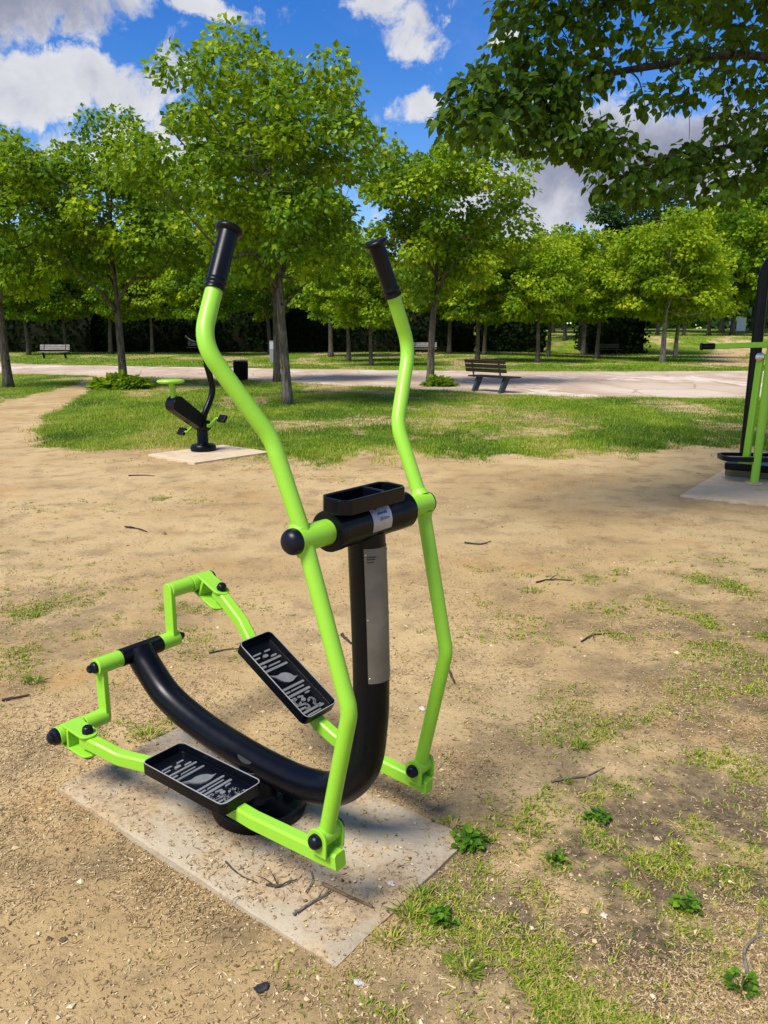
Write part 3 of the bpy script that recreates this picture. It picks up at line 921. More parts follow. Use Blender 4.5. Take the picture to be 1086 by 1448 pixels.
M['leaf_dark'] = leaf_mat('dark_leaves', [(0, (.014, .045, .010)), (.5, (.030, .080, .012)), (1, (.065, .13, .018))], .25, .5)
M['leaf_yellow'] = leaf_mat('young_yellow_leaves', [(0, (.10, .20, .006)), (.45, (.22, .34, .007)), (.8, (.36, .45, .010)), (1, (.48, .52, .02))], .48)
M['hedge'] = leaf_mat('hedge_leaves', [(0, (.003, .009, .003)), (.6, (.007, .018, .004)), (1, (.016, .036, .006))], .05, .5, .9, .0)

def bark_mat(name, a, b, scale=1.0):
    m, nt, out = mat(name); g = NT(nt); o = g.obj()
    mp = g.n('ShaderNodeMapping'); mp.inputs['Scale'].default_value = (9 * scale, 9 * scale, 1.6 * scale); g.l(o, mp.inputs['Vector'])
    n1 = g.noise(mp.outputs[0], 2.2, 6, .7, .3); n2 = g.noise(o, 2.0, 5, .6)
    c = g.mix(g.f(n1, .36, .62), a, b)
    c = g.mix(g.math('MULTIPLY', g.f(n2, .48, .66), .55), c, (.035, .045, .025))
    v = g.noise(o, 7, 3, .6)
    c = g.mix(g.f(v, .64, .70), c, (.02, .016, .012))
    g.bsdf(out, c, .9, 0, .2, g.bump(n1, .9, .03))
    return m
M['bark'] = bark_mat('grey_brown_bark', (.050, .040, .030), (.150, .125, .095))
M['bark_dark'] = bark_mat('dark_bark', (.018, .015, .012), (.060, .050, .038))
M['bark_mottled'] = bark_mat('mottled_grey_bark', (.055, .048, .036), (.19, .17, .135))
M['bark_pale'] = bark_mat('pale_grey_bark', (.13, .115, .095), (.30, .275, .23))

def leaf_shape(kind):
    """unit leaf: stalk at origin, tip along +y, normal +z"""
    if kind == 'quad':
        v = np.array([(0, 0, 0), (.42, .42, .07), (0, 1, -.10), (-.42, .42, .07)]); f = np.array([(0, 1, 2), (0, 2, 3)])
    else:   # broad heart-shaped leaf with a pointed tip, folded on its midrib and drooping
        v = np.array([(0, 0, 0), (.30, .02, .07), (.50, .30, .10), (.40, .62, .05), (0, 1.08, -.20), (-.40, .62, .05), (-.50, .30, .10), (-.30, .02, .07), (0, .45, -.01)])
        f = np.array([(0, 1, 8), (1, 2, 8), (2, 3, 8), (3, 4, 8), (4, 5, 8), (5, 6, 8), (6, 7, 8), (7, 0, 8)])
    return v, f

def leaves(pos, dirs, norm, size, kind='quad'):
    """vectorised leaves: pos (n,3), dirs ~ tip direction, norm ~ normal, size (n,)"""
    lv, lf = leaf_shape(kind)
    d = dirs / (np.linalg.norm(dirs, axis=1, keepdims=True) + 1e-9)
    s = np.cross(d, norm); s /= (np.linalg.norm(s, axis=1, keepdims=True) + 1e-9)
    n = np.cross(s, d)
    vv = pos[:, None, :] + size[:, None, None] * (lv[None, :, 0, None] * s[:, None, :] + lv[None, :, 1, None] * d[:, None, :] + lv[None, :, 2, None] * n[:, None, :])
    ff = (lf[None, :, :] + (np.arange(len(pos)) * len(lv))[:, None, None]).reshape(-1, 3)
    return vv.reshape(-1, 3), ff, len(lv)

def clump_leaves(rg, centers, radii, axis0, per, size, flat=.55, kind='quad', droop=.5):
    P, D, N, S, T = [], [], [], [], []
    for c, r in zip(centers, radii):
        k = max(6, int(per * (r / np.mean(radii)) ** 2))
        q = rg.normal(size=(k, 3)); q /= np.linalg.norm(q, axis=1, keepdims=True)
        rad = r * rg.uniform(.25, 1, (k, 1)) ** .6
        off = q * rad * np.array([1, 1, flat])
        out = unit(c - axis0)
        off[:, 2] += -.25 * r * ((off[:, 0] ** 2 + off[:, 1] ** 2) / r ** 2)
        P.append(c + off)
        dd = off / (r + 1e-6) * .9 + out * .35 + rg.normal(size=(k, 3)) * .45; dd[:, 2] -= droop
        D.append(dd)
        nn = rg.normal(size=(k, 3)) * .55; nn[:, 2] += 1.0; nn += off / (r + 1e-6) * .5
        N.append(nn)
        S.append(size * rg.uniform(.7, 1.25, k))
        base = rg.uniform(.15, .75)
        T.append(np.clip(base + rg.normal(size=k) * .22, 0, 1))
    return np.concatenate(P), np.concatenate(D), np.concatenate(N), np.concatenate(S), np.concatenate(T)

def tree_meshes(seed, H, hf, cr, cz0, rt, nclump, per, lsize, leafm='leaf', barkm='bark', clump_r=.55, off=(0, 0), lean=0., shell=.55, nlimb=7, open_=.0, kind='quad'):
    """H height, hf fork height, cr crown radius, cz0 underside of crown, rt trunk radius"""
    rg = np.random.default_rng(seed)
    cz = (H + cz0) / 2; hzr = (H - cz0) / 2
    ctr = np.array([off[0], off[1], cz])
    mb = MB()
    # trunk
    th = np.linspace(0, 1, 9)
    wob = np.cumsum(rg.normal(size=(9, 2)) * .035, 0) * rt * 5; wob -= wob[0]
    def leader(z):
        t = z / H
        return np.array([np.interp(t, th, wob[:, 0]) + lean * z + off[0] * t * .8, np.interp(t, th, wob[:, 1]) + off[1] * t * .8, z])
    zs = np.linspace(-.15, H * .82, 16)
    path = [leader(max(z, 0)) * np.array([1, 1, 0]) + np.array([0, 0, z]) for z in zs]
    rad = [rt * (1.55 if z < 0 else (1.0 + .45 * math.exp(-z / .22)) * (1 - .30 * min(1, z / hf)) * (1 if z < hf else max(.10, 1 - .95 * (z - hf) / (H * .82 - hf)) * .85)) for z in zs]
    mb.tube(path, rad, 10)
    skel = [(p, r) for p, r in zip(path, rad) if p[2] > hf * .95]
    # limbs
    g0 = rg.uniform(0, 6.28)
    for i in range(nlimb):
        z0 = hf * (.92 + .05 * i) + (H * .60 - hf) * (i / nlimb) ** 1.2
        a = g0 + i * 2.399 + rg.normal() * .2
        st = leader(z0)
        up = rg.uniform(.55, 1.0) if i < nlimb - 2 else 1.4
        rr_ = cr * rg.uniform(.62, .88) * (1 - .25 * i / nlimb)
        end = np.array([ctr[0] + math.cos(a) * rr_, ctr[1] + math.sin(a) * rr_, min(z0 + rr_ * up, H * .88)])
        mid = (st + end) / 2 + np.array([math.cos(a), math.sin(a), -.3]) * rr_ * .06 + rg.normal(size=3) * .1
        q1 = st * .72 + end * .28 + np.array([0, 0, .10 * rr_]) + rg.normal(size=3) * .05
        pp = spline([st, q1, mid, end], 4)
        r0 = rt * (.50 - .25 * i / nlimb)
        rd = np.linspace(r0, r0 * .22, len(pp))
        mb.tube(pp, list(rd), 6)
        skel += [(p, r) for p, r in list(zip(pp, rd))[3:]]
    SP = np.array([s[0] for s in skel]); SR = np.array([s[1] for s in skel])
    # clumps inside an uneven envelope
    C, CR = [], []
    tries = 0
    ph = rg.uniform(0, 100, 3)
    while len(C) < nclump and tries < nclump * 60:
        tries += 1
        q = rg.normal(size=3); q /= np.linalg.norm(q)
        az, el = math.atan2(q[1], q[0]), q[2]
        env = .74 + .42 * float(fbm(np.array(az * 1.3 + ph[0]), np.array(el * 2.0 + ph[1]), seed, 3))
        rr_ = (1 - shell * rg.uniform() ** 1.2) if rg.uniform() > .13 else rg.uniform(.3, .8)
        p = ctr + q * np.array([cr, cr, hzr]) * env * rr_
        if p[2] < cz0 + .1: continue
        # narrower underside: egg shape
        k = (p[2] - cz0) / (H - cz0)
        hr = np.hypot(p[0] - ctr[0], p[1] - ctr[1])
        if hr > cr * (1.05 if k > .25 else .70 + 1.4 * k): continue
        r = clump_r * rg.uniform(.7, 1.3)
        if C and np.min(np.linalg.norm(np.array(C) - p, axis=1)) < clump_r * (.70 + open_): continue
        C.append(p); CR.append(r)
    C = np.array(C); CR = np.array(CR)
    for c, r in zip(C, CR):
        j = int(np.argmin(np.linalg.norm(SP - c, axis=1) + .5 * np.maximum(0, SP[:, 2] - c[2] + .2)))
        st = SP[j]; L = np.linalg.norm(c - st)
        if L < .15: continue
        mid = (st + c) / 2 + np.array([0, 0, -.08 * L]) + rg.normal(size=3) * .06 * L
        r0 = min(SR[j] * .6, .012 + .012 * L)
        mb.tube(spline([st, mid, c], 3), list(np.linspace(r0, .004, 7)), 4, caps=False)
    P, D, N, S, T = clump_leaves(rg, C, CR, np.array([ctr[0], ctr[1], cz0 + .3 * (H - cz0)]), per, lsize, kind=kind)
    vv, ff, nl = leaves(P, D, N, S, kind)
    crown = fast_mesh('crown', vv, ff, M[leafm], {'tint': np.repeat(T, nl)})
    me = bpy.data.meshes.new('trunk'); me.from_pydata(mb.v, [], mb.f); me.materials.append(M[barkm]); me.shade_smooth(); me.update()
    return me, crown

def place_tree(name, meshes, x, y, label, group, rz=0., sc=1.0, z=None, sz=None):
    t = empty(name, (x, y, hz(x, y) if z is None else z), label, 'tree', group, R(rz))
    t.scale = (sc, sc, sz or sc)
    link_mesh('trunk', meshes[0], t); link_mesh('crown', meshes[1], t)
    return t

NG = 'maples standing on the lawn behind the machines'
t = tree_meshes(101, 7.65, 2.8, 2.95, 2.65, .115, 104, 175, .135, open_=.10, off=(-.40, 0), lean=-.012, nlimb=11, barkm='bark_mottled')
place_tree('maple_tree', t, -2.23, 17.93, 'largest maple, with mottled grey trunk, rising behind the left handle of the trainer', NG)
t2 = tree_meshes(102, 7.9, 2.4, 2.75, 2.7, .128, 90, 145, .152, nlimb=8, lean=-.01)
place_tree('maple_tree', t2, -8.02, 23.95, 'maple with a low wide fork and leafy shoots at its foot, beside the worn track', NG)
t3 = tree_meshes(103, 8.2, 2.7, 2.8, 2.5, .140, 92, 145, .152, nlimb=8, lean=-.012)
place_tree('maple_tree', t3, -11.57, 23.95, 'maple cut by the left edge of the photo, left of the worn track', NG)
t4 = tree_meshes(104, 8.3, 2.9, 2.85, 2.55, .125, 100, 150, .152, off=(.35, 0), nlimb=8)
place_tree('maple_tree', t4, 1.48, 24.99, 'maple with straight dark trunk behind the right handle, near the slatted bench', NG)
place_tree('maple_tree', t2, -3.7, 26.94, 'dark-trunked maple half hidden behind the largest maple, beside the litter bin', NG, 140, .98)

# trees of the row beyond the path
va = tree_meshes(111, 8.2, 2.4, 2.75, 2.1, .15, 95, 130, .215, clump_r=.68, nlimb=6)
vb = tree_meshes(112, 8.6, 2.6, 2.9, 2.3, .16, 95, 130, .215, clump_r=.70, nlimb=6, off=(.3, .2))
vy = tree_meshes(113, 8.0, 2.2, 3.1, 1.9, .15, 110, 135, .215, 'leaf_yellow', 'bark_pale', clump_r=.70, nlimb=6)
vy2 = tree_meshes(115, 7.6, 2.2, 2.9, 1.9, .14, 95, 130, .215, 'leaf_yellow', clump_r=.70, nlimb=6, off=(-.2, 0))
RG_ = 'trees of the row beyond the path'
ROW = [(vb, -3.73, 55.13, 1.10, 20, 'slim tree beyond the path against the hedge, first right of the largest maple trunk'),
       (va, -2.15, 47.63, .92, 75, 'slim tree beyond the path, second trunk right of the largest maple'),
       (vy2, -.68, 41.91, .82, 10, 'small pale-trunked tree beyond the path, between the two handles and nearest the paving'),
       (vb, 5.05, 60.88, 1.12, 200, 'dark slim tree against the hedge, just right of the straight-trunked maple'),
       (va, 5.68, 47.63, .98, 130, 'pale-trunked tree beyond the path, above the slatted bench'),
       (va, 7.54, 58.84, 1.05, 260, 'thin dark tree against the hedge, just right of the pale trunk above the slatted bench'),
       (vy2, 9.09, 46.36, .98, 300, 'round yellow-green tree on a pale trunk, right of the slatted bench'),
       (vb, 17.66, 76.89, 1.15, 80, 'dark tree at the end of the hedge, left of the far bench'),
       (vy, 15.98, 63.07, 1.12, 15, 'yellow-green tree on a leaning trunk just left of the far bench'),
       (va, 31.88, 104.22, 1.5, 50, 'dark tree on the bank behind the far bench'),
       (vb, 30.68, 88.5, 1.25, 220, 'dark tree on the bank, just left of the brightest yellow tree'),
       (vy, 16.95, 47.63, 1.14, 190, 'brightest yellow-green tree, on a pale trunk, standing alone right of the far bench'),
       (va, 33.63, 88.5, 1.3, 170, 'dark tree on the bank, just right of the brightest yellow tree'),
       (vb, 40.47, 98.4, 1.45, 310, 'thick dark trunk on the bank beside the sloping track'),
       (va, -26.65, 58.84, 1.05, 100, 'tree by the hedge left of the far left bench'),
       (vy2, -24.6, 60.88, 1.12, 30, 'tree with leaning pale trunk at the right end of the far left bench'),
       (vb, -21.2, 60.88, 1.05, 280, 'leaning pale-trunked tree by the hedge, left of the low-forked maple'),
       (vy2, -17.96, 60.88, 1.10, 150, 'tree by the hedge just right of the low-forked maple'),
       (va, -13.0, 57.5, 1.08, 45, 'tree by the hedge behind the left handle grip'),
       (vb, -9.0, 62.0, 1.1, 75, 'tree by the hedge behind the litter bin'),
       (vy2, 11.6, 55.5, 1.12, 210, 'yellow-green tree just behind the round yellow-green one, its crown filling the gap'),
       (va, 23.5, 66.0, 1.15, 20, 'green tree behind the brightest yellow tree'),
       (vy2, 14.4, 53.0, 1.12, 95, 'yellow-green tree between the round yellow-green one and the brightest one'),
       (vy, 21.0, 56.5, 1.10, 320, 'yellow-green tree partly behind the right side of the brightest yellow tree')]
for m_, x, y, s_, rz, lb in ROW:
    place_tree('park_tree', m_, x, y, lb, RG_, rz, s_)

# taller woodland trees behind
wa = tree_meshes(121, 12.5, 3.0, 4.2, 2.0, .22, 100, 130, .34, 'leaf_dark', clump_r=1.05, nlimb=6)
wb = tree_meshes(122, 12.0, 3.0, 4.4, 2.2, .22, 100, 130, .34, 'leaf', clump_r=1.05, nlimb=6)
WG = 'tall trees at the back of the park'
BACK = [(wa, -44, 74, .85), (wb, -38, 70, .80), (wa, -32, 75, .85), (wb, -26.5, 71, .80), (wa, -20.5, 76, .82), (wb, -14, 72, .78), (wa, -8, 77, .80), (wb, -1.5, 73, .76), (wa, 4.5, 78, .80), (wb, 10.5, 74, .74),
        (wa, 17, 92, .85), (wb, 24, 112, 1.2), (wa, 37, 118, 1.72), (wb, 47, 110, 1.62), (wa, 57, 122, 1.9), (wb, 41, 93, 1.30), (wa, 68, 112, 1.5), (wa, 29, 128, 1.25), (wb, 62, 98, 1.15)]
BL = ['tall dark tree behind the hedge at the left edge, above the far left bench', 'pale green tall tree behind the hedge, left of the far left bench', 'tall dark tree behind the hedge above the far left bench', 'pale green tall tree behind the hedge, over the leaning pale trunks',
      'tall dark tree behind the hedge, seen through the low-forked maple', 'pale green tall tree behind the hedge, between the low-forked and the largest maple', 'tall dark tree behind the hedge over the litter bin', 'pale green tall tree behind the hedge, seen between the two handles',
      'tall dark tree behind the hedge, behind the straight-trunked maple', 'pale green tall tree behind the hedge, over the slatted bench', 'tall dark tree behind the round yellow-green tree', 'green tall tree on the bank, behind the far bench', 'highest dark dome of the back trees, above the yellow ones',
      'green tall tree behind the brightest yellow tree', 'large dark tree on the bank, above the white notice board', 'green tree on the bank, low boughs beside the white notice board', 'large dark tree at the right edge behind the arch machine', 'dark tree far behind the two benches, top just above the yellow crowns', 'green tree on the bank behind the arch machine']
for k, ((m_, x, y, s_), lb) in enumerate(zip(BACK, BL)):
    place_tree('tall_tree', m_, x, y, lb, WG, k * 67, s_)

# hedges: dense dark bushes
def hedge(name, x0, x1, y, h, dpt, label, seed, n):
    rg = np.random.default_rng(seed)
    L = x1 - x0
    u = rg.uniform(0, L, n); zt = h * (.78 + .35 * fbm(u * .35, u * 0 + seed, seed, 3))
    v = rg.uniform(0, 1, n); z = zt * v ** .8
    yy = rg.uniform(-1, 1, n) ; yy = np.sign(yy) * np.abs(yy) ** .4 * dpt / 2 * np.sqrt(np.clip(1.05 - (z / zt) ** 4, .05, 1)) * (.8 + .5 * fbm(u * .8, z * .8, seed + 5, 3))
    P = np.stack([u - L / 2, yy, z], 1)
    D = rg.normal(size=(n, 3)); D[:, 2] -= .3; N = rg.normal(size=(n, 3)) * .6; N[:, 1] += np.sign(yy) * .6; N[:, 2] += .4
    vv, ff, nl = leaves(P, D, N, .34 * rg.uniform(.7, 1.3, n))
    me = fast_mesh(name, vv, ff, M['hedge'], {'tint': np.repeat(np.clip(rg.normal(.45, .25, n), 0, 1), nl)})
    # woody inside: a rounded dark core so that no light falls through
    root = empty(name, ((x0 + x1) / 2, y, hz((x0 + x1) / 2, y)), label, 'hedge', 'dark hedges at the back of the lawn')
    link_mesh('foliage', me, root)
    xs = np.linspace(-L / 2 + .3, L / 2 - .3, int(L / .8)); a = np.linspace(0, math.pi, 9)
    vs, fs = [], []
    for i, xx in enumerate(xs):
        hh = h * (.70 + .28 * float(fbm(np.array(xx * .5), np.array(1.0), seed + 2, 3)))
        for t_ in a: vs.append((xx, -math.cos(t_) * dpt * .36, max(0.0, math.sin(t_) ** .6 * hh) - .02))
    for i in range(len(xs) - 1):
        for k in range(8): fs.append((i * 9 + k, i * 9 + k + 1, (i + 1) * 9 + k + 1, (i + 1) * 9 + k))
    fs += [tuple(range(9)), tuple((len(xs) - 1) * 9 + k for k in range(8, -1, -1))]
    mb = MB(); mb.add(vs, fs); mb.build('branches', M['twigwood'], root)
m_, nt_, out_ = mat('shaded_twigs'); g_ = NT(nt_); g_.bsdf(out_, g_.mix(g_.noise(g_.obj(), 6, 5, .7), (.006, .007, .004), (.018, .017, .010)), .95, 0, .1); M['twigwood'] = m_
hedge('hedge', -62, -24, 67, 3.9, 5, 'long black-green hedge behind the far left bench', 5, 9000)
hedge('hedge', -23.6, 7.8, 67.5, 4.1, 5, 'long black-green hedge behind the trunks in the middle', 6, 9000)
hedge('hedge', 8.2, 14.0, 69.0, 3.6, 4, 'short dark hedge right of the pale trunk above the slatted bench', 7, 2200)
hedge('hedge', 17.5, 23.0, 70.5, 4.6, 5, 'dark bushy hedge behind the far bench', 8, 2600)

# far woodland that closes the horizon: reads as one mass
def far_woods():
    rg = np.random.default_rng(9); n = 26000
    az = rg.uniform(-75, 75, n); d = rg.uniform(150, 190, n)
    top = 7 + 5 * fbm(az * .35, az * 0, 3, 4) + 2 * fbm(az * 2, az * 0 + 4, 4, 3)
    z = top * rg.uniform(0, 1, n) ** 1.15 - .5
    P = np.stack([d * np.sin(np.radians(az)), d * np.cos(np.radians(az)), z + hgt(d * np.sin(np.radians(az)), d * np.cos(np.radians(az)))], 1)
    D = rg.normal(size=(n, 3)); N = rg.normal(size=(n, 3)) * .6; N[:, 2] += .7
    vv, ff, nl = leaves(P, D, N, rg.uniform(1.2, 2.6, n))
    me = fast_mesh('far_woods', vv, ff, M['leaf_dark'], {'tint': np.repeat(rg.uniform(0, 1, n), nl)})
    tag(link_mesh('far_woods', me), 'dark green mass of far woodland behind the park trees', 'woodland', kind='stuff')
far_woods()

# ------------------------------------------------------------------ the big tree on the right whose boughs hang into the picture
def overhead():
    rg = np.random.default_rng(77)
    bx, by = 5.6, 8.0
    B = np.array([bx, by, 0])
    root = empty('overhanging_tree', (bx, by, 0), 'large broad-leaved tree right of the frame, its boughs hanging into the upper right corner', 'tree')
    mb = MB()
    zs = np.linspace(-.2, 6.8, 14)
    mb.tube([np.array([.05 * math.sin(z), .06 * math.cos(z * 1.3), z]) for z in zs], [.26 * (1 + .5 * math.exp(-max(z, 0) / .3)) * (1 - .11 * max(z, 0)) for z in zs], 12)
    limbs = [[(5.6, 8, 2.9), (4.6, 7.3, 3.5), (2.98, 6.6, 3.66), (1.9, 6.15, 3.45), (1.15, 5.8, 3.22), (.62, 5.55, 3.05)],
             [(5.6, 8, 3.3), (4.4, 7.2, 4.1), (2.9, 6.6, 4.25), (1.9, 6.3, 4.0), (1.1, 6.0, 3.65)],
             [(4.6, 7.3, 3.5), (3.5, 6.6, 3.15), (2.7, 6.2, 2.95), (2.0, 5.85, 2.78), (1.6, 5.65, 2.60)],
             [(5.6, 8, 3.6), (5.0, 6.6, 4.8), (3.6, 5.6, 5.2), (2.2, 4.9, 5.3), (.9, 4.5, 5.2)], [(5.6, 8, 4.0), (5.9, 9.4, 5.0), (5.5, 10.8, 5.6)], [(5.6, 8, 3.8), (7.2, 8.2, 4.9), (8.6, 8.0, 5.5)],
             [(5.6, 8, 4.6), (4.6, 8.8, 6.0), (3.6, 9.3, 6.8)], [(5.6, 8, 5), (6.0, 7.2, 6.8), (6.0, 6.6, 8.0)], [(5.6, 8, 3.4), (6.6, 6.6, 4.2), (7.0, 5.0, 4.6)], [(5.6, 8, 5.2), (4.5, 7.0, 6.6), (3.2, 6.2, 7.2)]]
    SP, SR = [], []
    for i, l in enumerate(limbs):
        pp = [p - B for p in spline(l, 6)]
        r0 = (.045, .04, .025, .08, .08, .08, .08, .08, .08, .08)[i]
        rd = np.linspace(r0, .012, len(pp)); mb.tube(pp, list(rd), 7)
        SP += pp[4:]; SR += list(rd[4:])
    SP = np.array(SP); SR = np.array(SR)
    # clumps of leaves that show in the picture (left and lower fringe of the crown)
    C = [(.55, 5.6, 3.04), (.50, 5.45, 2.93), (.62, 5.5, 3.16), (.75, 5.65, 3.22), (.72, 5.4, 2.85), (.86, 5.55, 3.02), (1.0, 5.7, 3.14), (1.0, 5.6, 2.86), (.80, 5.75, 3.38), (1.05, 5.85, 3.42), (1.2, 5.8, 3.22),
         (.95, 5.9, 3.62), (1.12, 6.0, 3.78), (.92, 6.05, 3.85), (1.3, 6.05, 3.6), (1.35, 6.1, 3.9), (1.6, 6.2, 3.75), (1.55, 6.0, 3.4), (1.75, 6.2, 4.0), (1.9, 6.2, 3.6), (2.1, 6.3, 3.9), (2.3, 6.4, 3.65), (2.5, 6.5, 4.0),
         (2.7, 6.5, 3.75), (2.6, 6.4, 3.45), (2.2, 6.2, 3.35), (1.85, 6.0, 3.2), (2.9, 6.6, 3.5), (3.0, 6.7, 4.1), (2.9, 6.4, 3.2), (2.55, 6.2, 3.15), (3.2, 6.6, 3.3), (3.3, 6.8, 3.9), (2.75, 6.1, 2.95), (2.45, 6.0, 2.9), (2.15, 5.9, 2.78),
         (1.95, 5.8, 2.66), (1.75, 5.7, 2.55), (1.6, 5.65, 2.62), (1.36, 5.75, 2.92), (1.22, 5.72, 2.88), (1.5, 5.8, 2.86), (1.68, 5.85, 2.9), (2.9, 6.2, 2.8), (3.1, 6.4, 3.0), (1.3, 5.85, 3.28), (1.15, 5.75, 3.0), (1.45, 6.0, 4.2), (1.2, 6.1, 4.1), (2.0, 6.3, 4.3), (2.6, 6.5, 4.35), (2.35, 5.95, 2.62), (2.6, 6.1, 2.68)]
    C = np.array(C); R0 = np.full(len(C), .215) * rg.uniform(.7, 1.25, len(C))
    P, D, N, S, T = clump_leaves(rg, C - B, R0, np.array([0, 0, 3.0]), 108, .058, .7, 'heart', .75)
    vv1, ff1, nl = leaves(P, D, N, S, 'heart'); T1 = np.repeat(T * .8, nl)
    allc = [(c - B, .02) for c in C]
    # the rest of the crown, out of the picture
    q = rg.normal(size=(240, 3)); q /= np.linalg.norm(q, axis=1, keepdims=True)
    C2 = np.array([5.2, 7.4, 6.0]) + q * np.array([3.9, 3.7, 2.5]) * rg.uniform(.55, 1, (240, 1))
    C2 = C2[(C2[:, 2] > 3.9) & ~((C2[:, 0] / np.maximum(C2[:, 1], .5) < .56) & (C2[:, 2] < 1.55 + .47 * C2[:, 1]) & (C2[:, 2] < 5.0))]
    # extra unseen boughs, added above the picture to keep the hanging spray in shade
    C3 = np.array([1.5, 4.8, 5.3]) + rg.normal(size=(50, 3)) * np.array([1.3, .9, .5])
    C3 = C3[C3[:, 2] > 1.7 + .5 * C3[:, 1] + .5]
    C2 = np.concatenate([C2, C3])
    R2 = np.full(len(C2), .55) * rg.uniform(.8, 1.2, len(C2))
    P, D, N, S, T = clump_leaves(rg, C2 - B, R2, np.array([0, 0, 3.0]), 60, .15, .6, 'quad', .5)
    vv2, ff2, nl2 = leaves(P, D, N, S, 'quad'); T2 = np.repeat(T * .8, nl2)
    for c in list(C - B) + list(C2 - B):
        j = int(np.argmin(np.linalg.norm(SP - c, axis=1))); st = SP[j]; L = np.linalg.norm(c - st)
        if L < .08: continue
        mid = (st + c) / 2 + np.array([0, 0, .06 * L]) + rg.normal(size=3) * .07 * L
        mb.tube(spline([st, mid, c], 4), list(np.linspace(min(SR[j] * .7, .006 + .008 * L), .0025, 9)), 5, caps=False)
    # thin twigs through every clump in view
    for c, r in zip(C - B, R0):
        for k in range(3):
            e = c + rg.normal(size=3) * r * .6 + np.array([0, 0, -.08]); mb.tube(spline([c, (c + e) / 2 + rg.normal(size=3) * .02, e], 3), list(np.linspace(.0035, .0015, 7)), 4, caps=False)
    me = bpy.data.meshes.new('trunk'); me.from_pydata(mb.v, [], mb.f); me.materials.append(M['bark_dark']); me.shade_smooth(); me.update()
    link_mesh('trunk', me, root)
    crown = fast_mesh('crown', np.concatenate([vv1, vv2]), np.concatenate([ff1, ff2 + len(vv1)]), M['leaf_over'], {'tint': np.concatenate([T1, T2])}, False)
    link_mesh('crown', crown, root)
M['leaf_over'] = leaf_mat('broad_leaves', [(0, (.013, .042, .004)), (.45, (.032, .088, .005)), (.8, (.085, .17, .007)), (1, (.24, .32, .012))], .34, 1.0, .5, .16)
overhead()
# ------------------------------------------------------------------ exercise bike
def wood_mat(name, a, b):
    m, nt, out = mat(name); g = NT(nt); o = g.obj()
    mp = g.n('ShaderNodeMapping'); mp.inputs['Scale'].default_value = (2, 14, 14); g.l(o, mp.inputs['Vector'])
    n = g.noise(mp.outputs[0], 3, 5, .65)
    g.bsdf(out, g.mix(g.f(n, .35, .65), a, b), .8, 0, .25, g.bump(n, .5, .004)); return m
M['wood_dark'] = wood_mat('dark_stained_wood', (.018, .013, .009), (.050, .036, .024))
M['wood_grey'] = wood_mat('weathered_wood', (.16, .145, .13), (.34, .31, .29))
M['wood_mid'] = wood_mat('brown_grey_wood', (.07, .06, .05), (.16, .14, .12))
M['bluegrey'] = paint('dark_blue_grey_concrete', (.030, .042, .055), .7, .3)
M['white'] = paint('white_board', (.66, .70, .78), .5, .1)
M['greysteel'] = paint('grey_post_paint', (.20, .21, .22), .5, .3)
M['lid'] = metal_mat('worn_steel_rim', (.50, .48, .42), .4, .8, False)

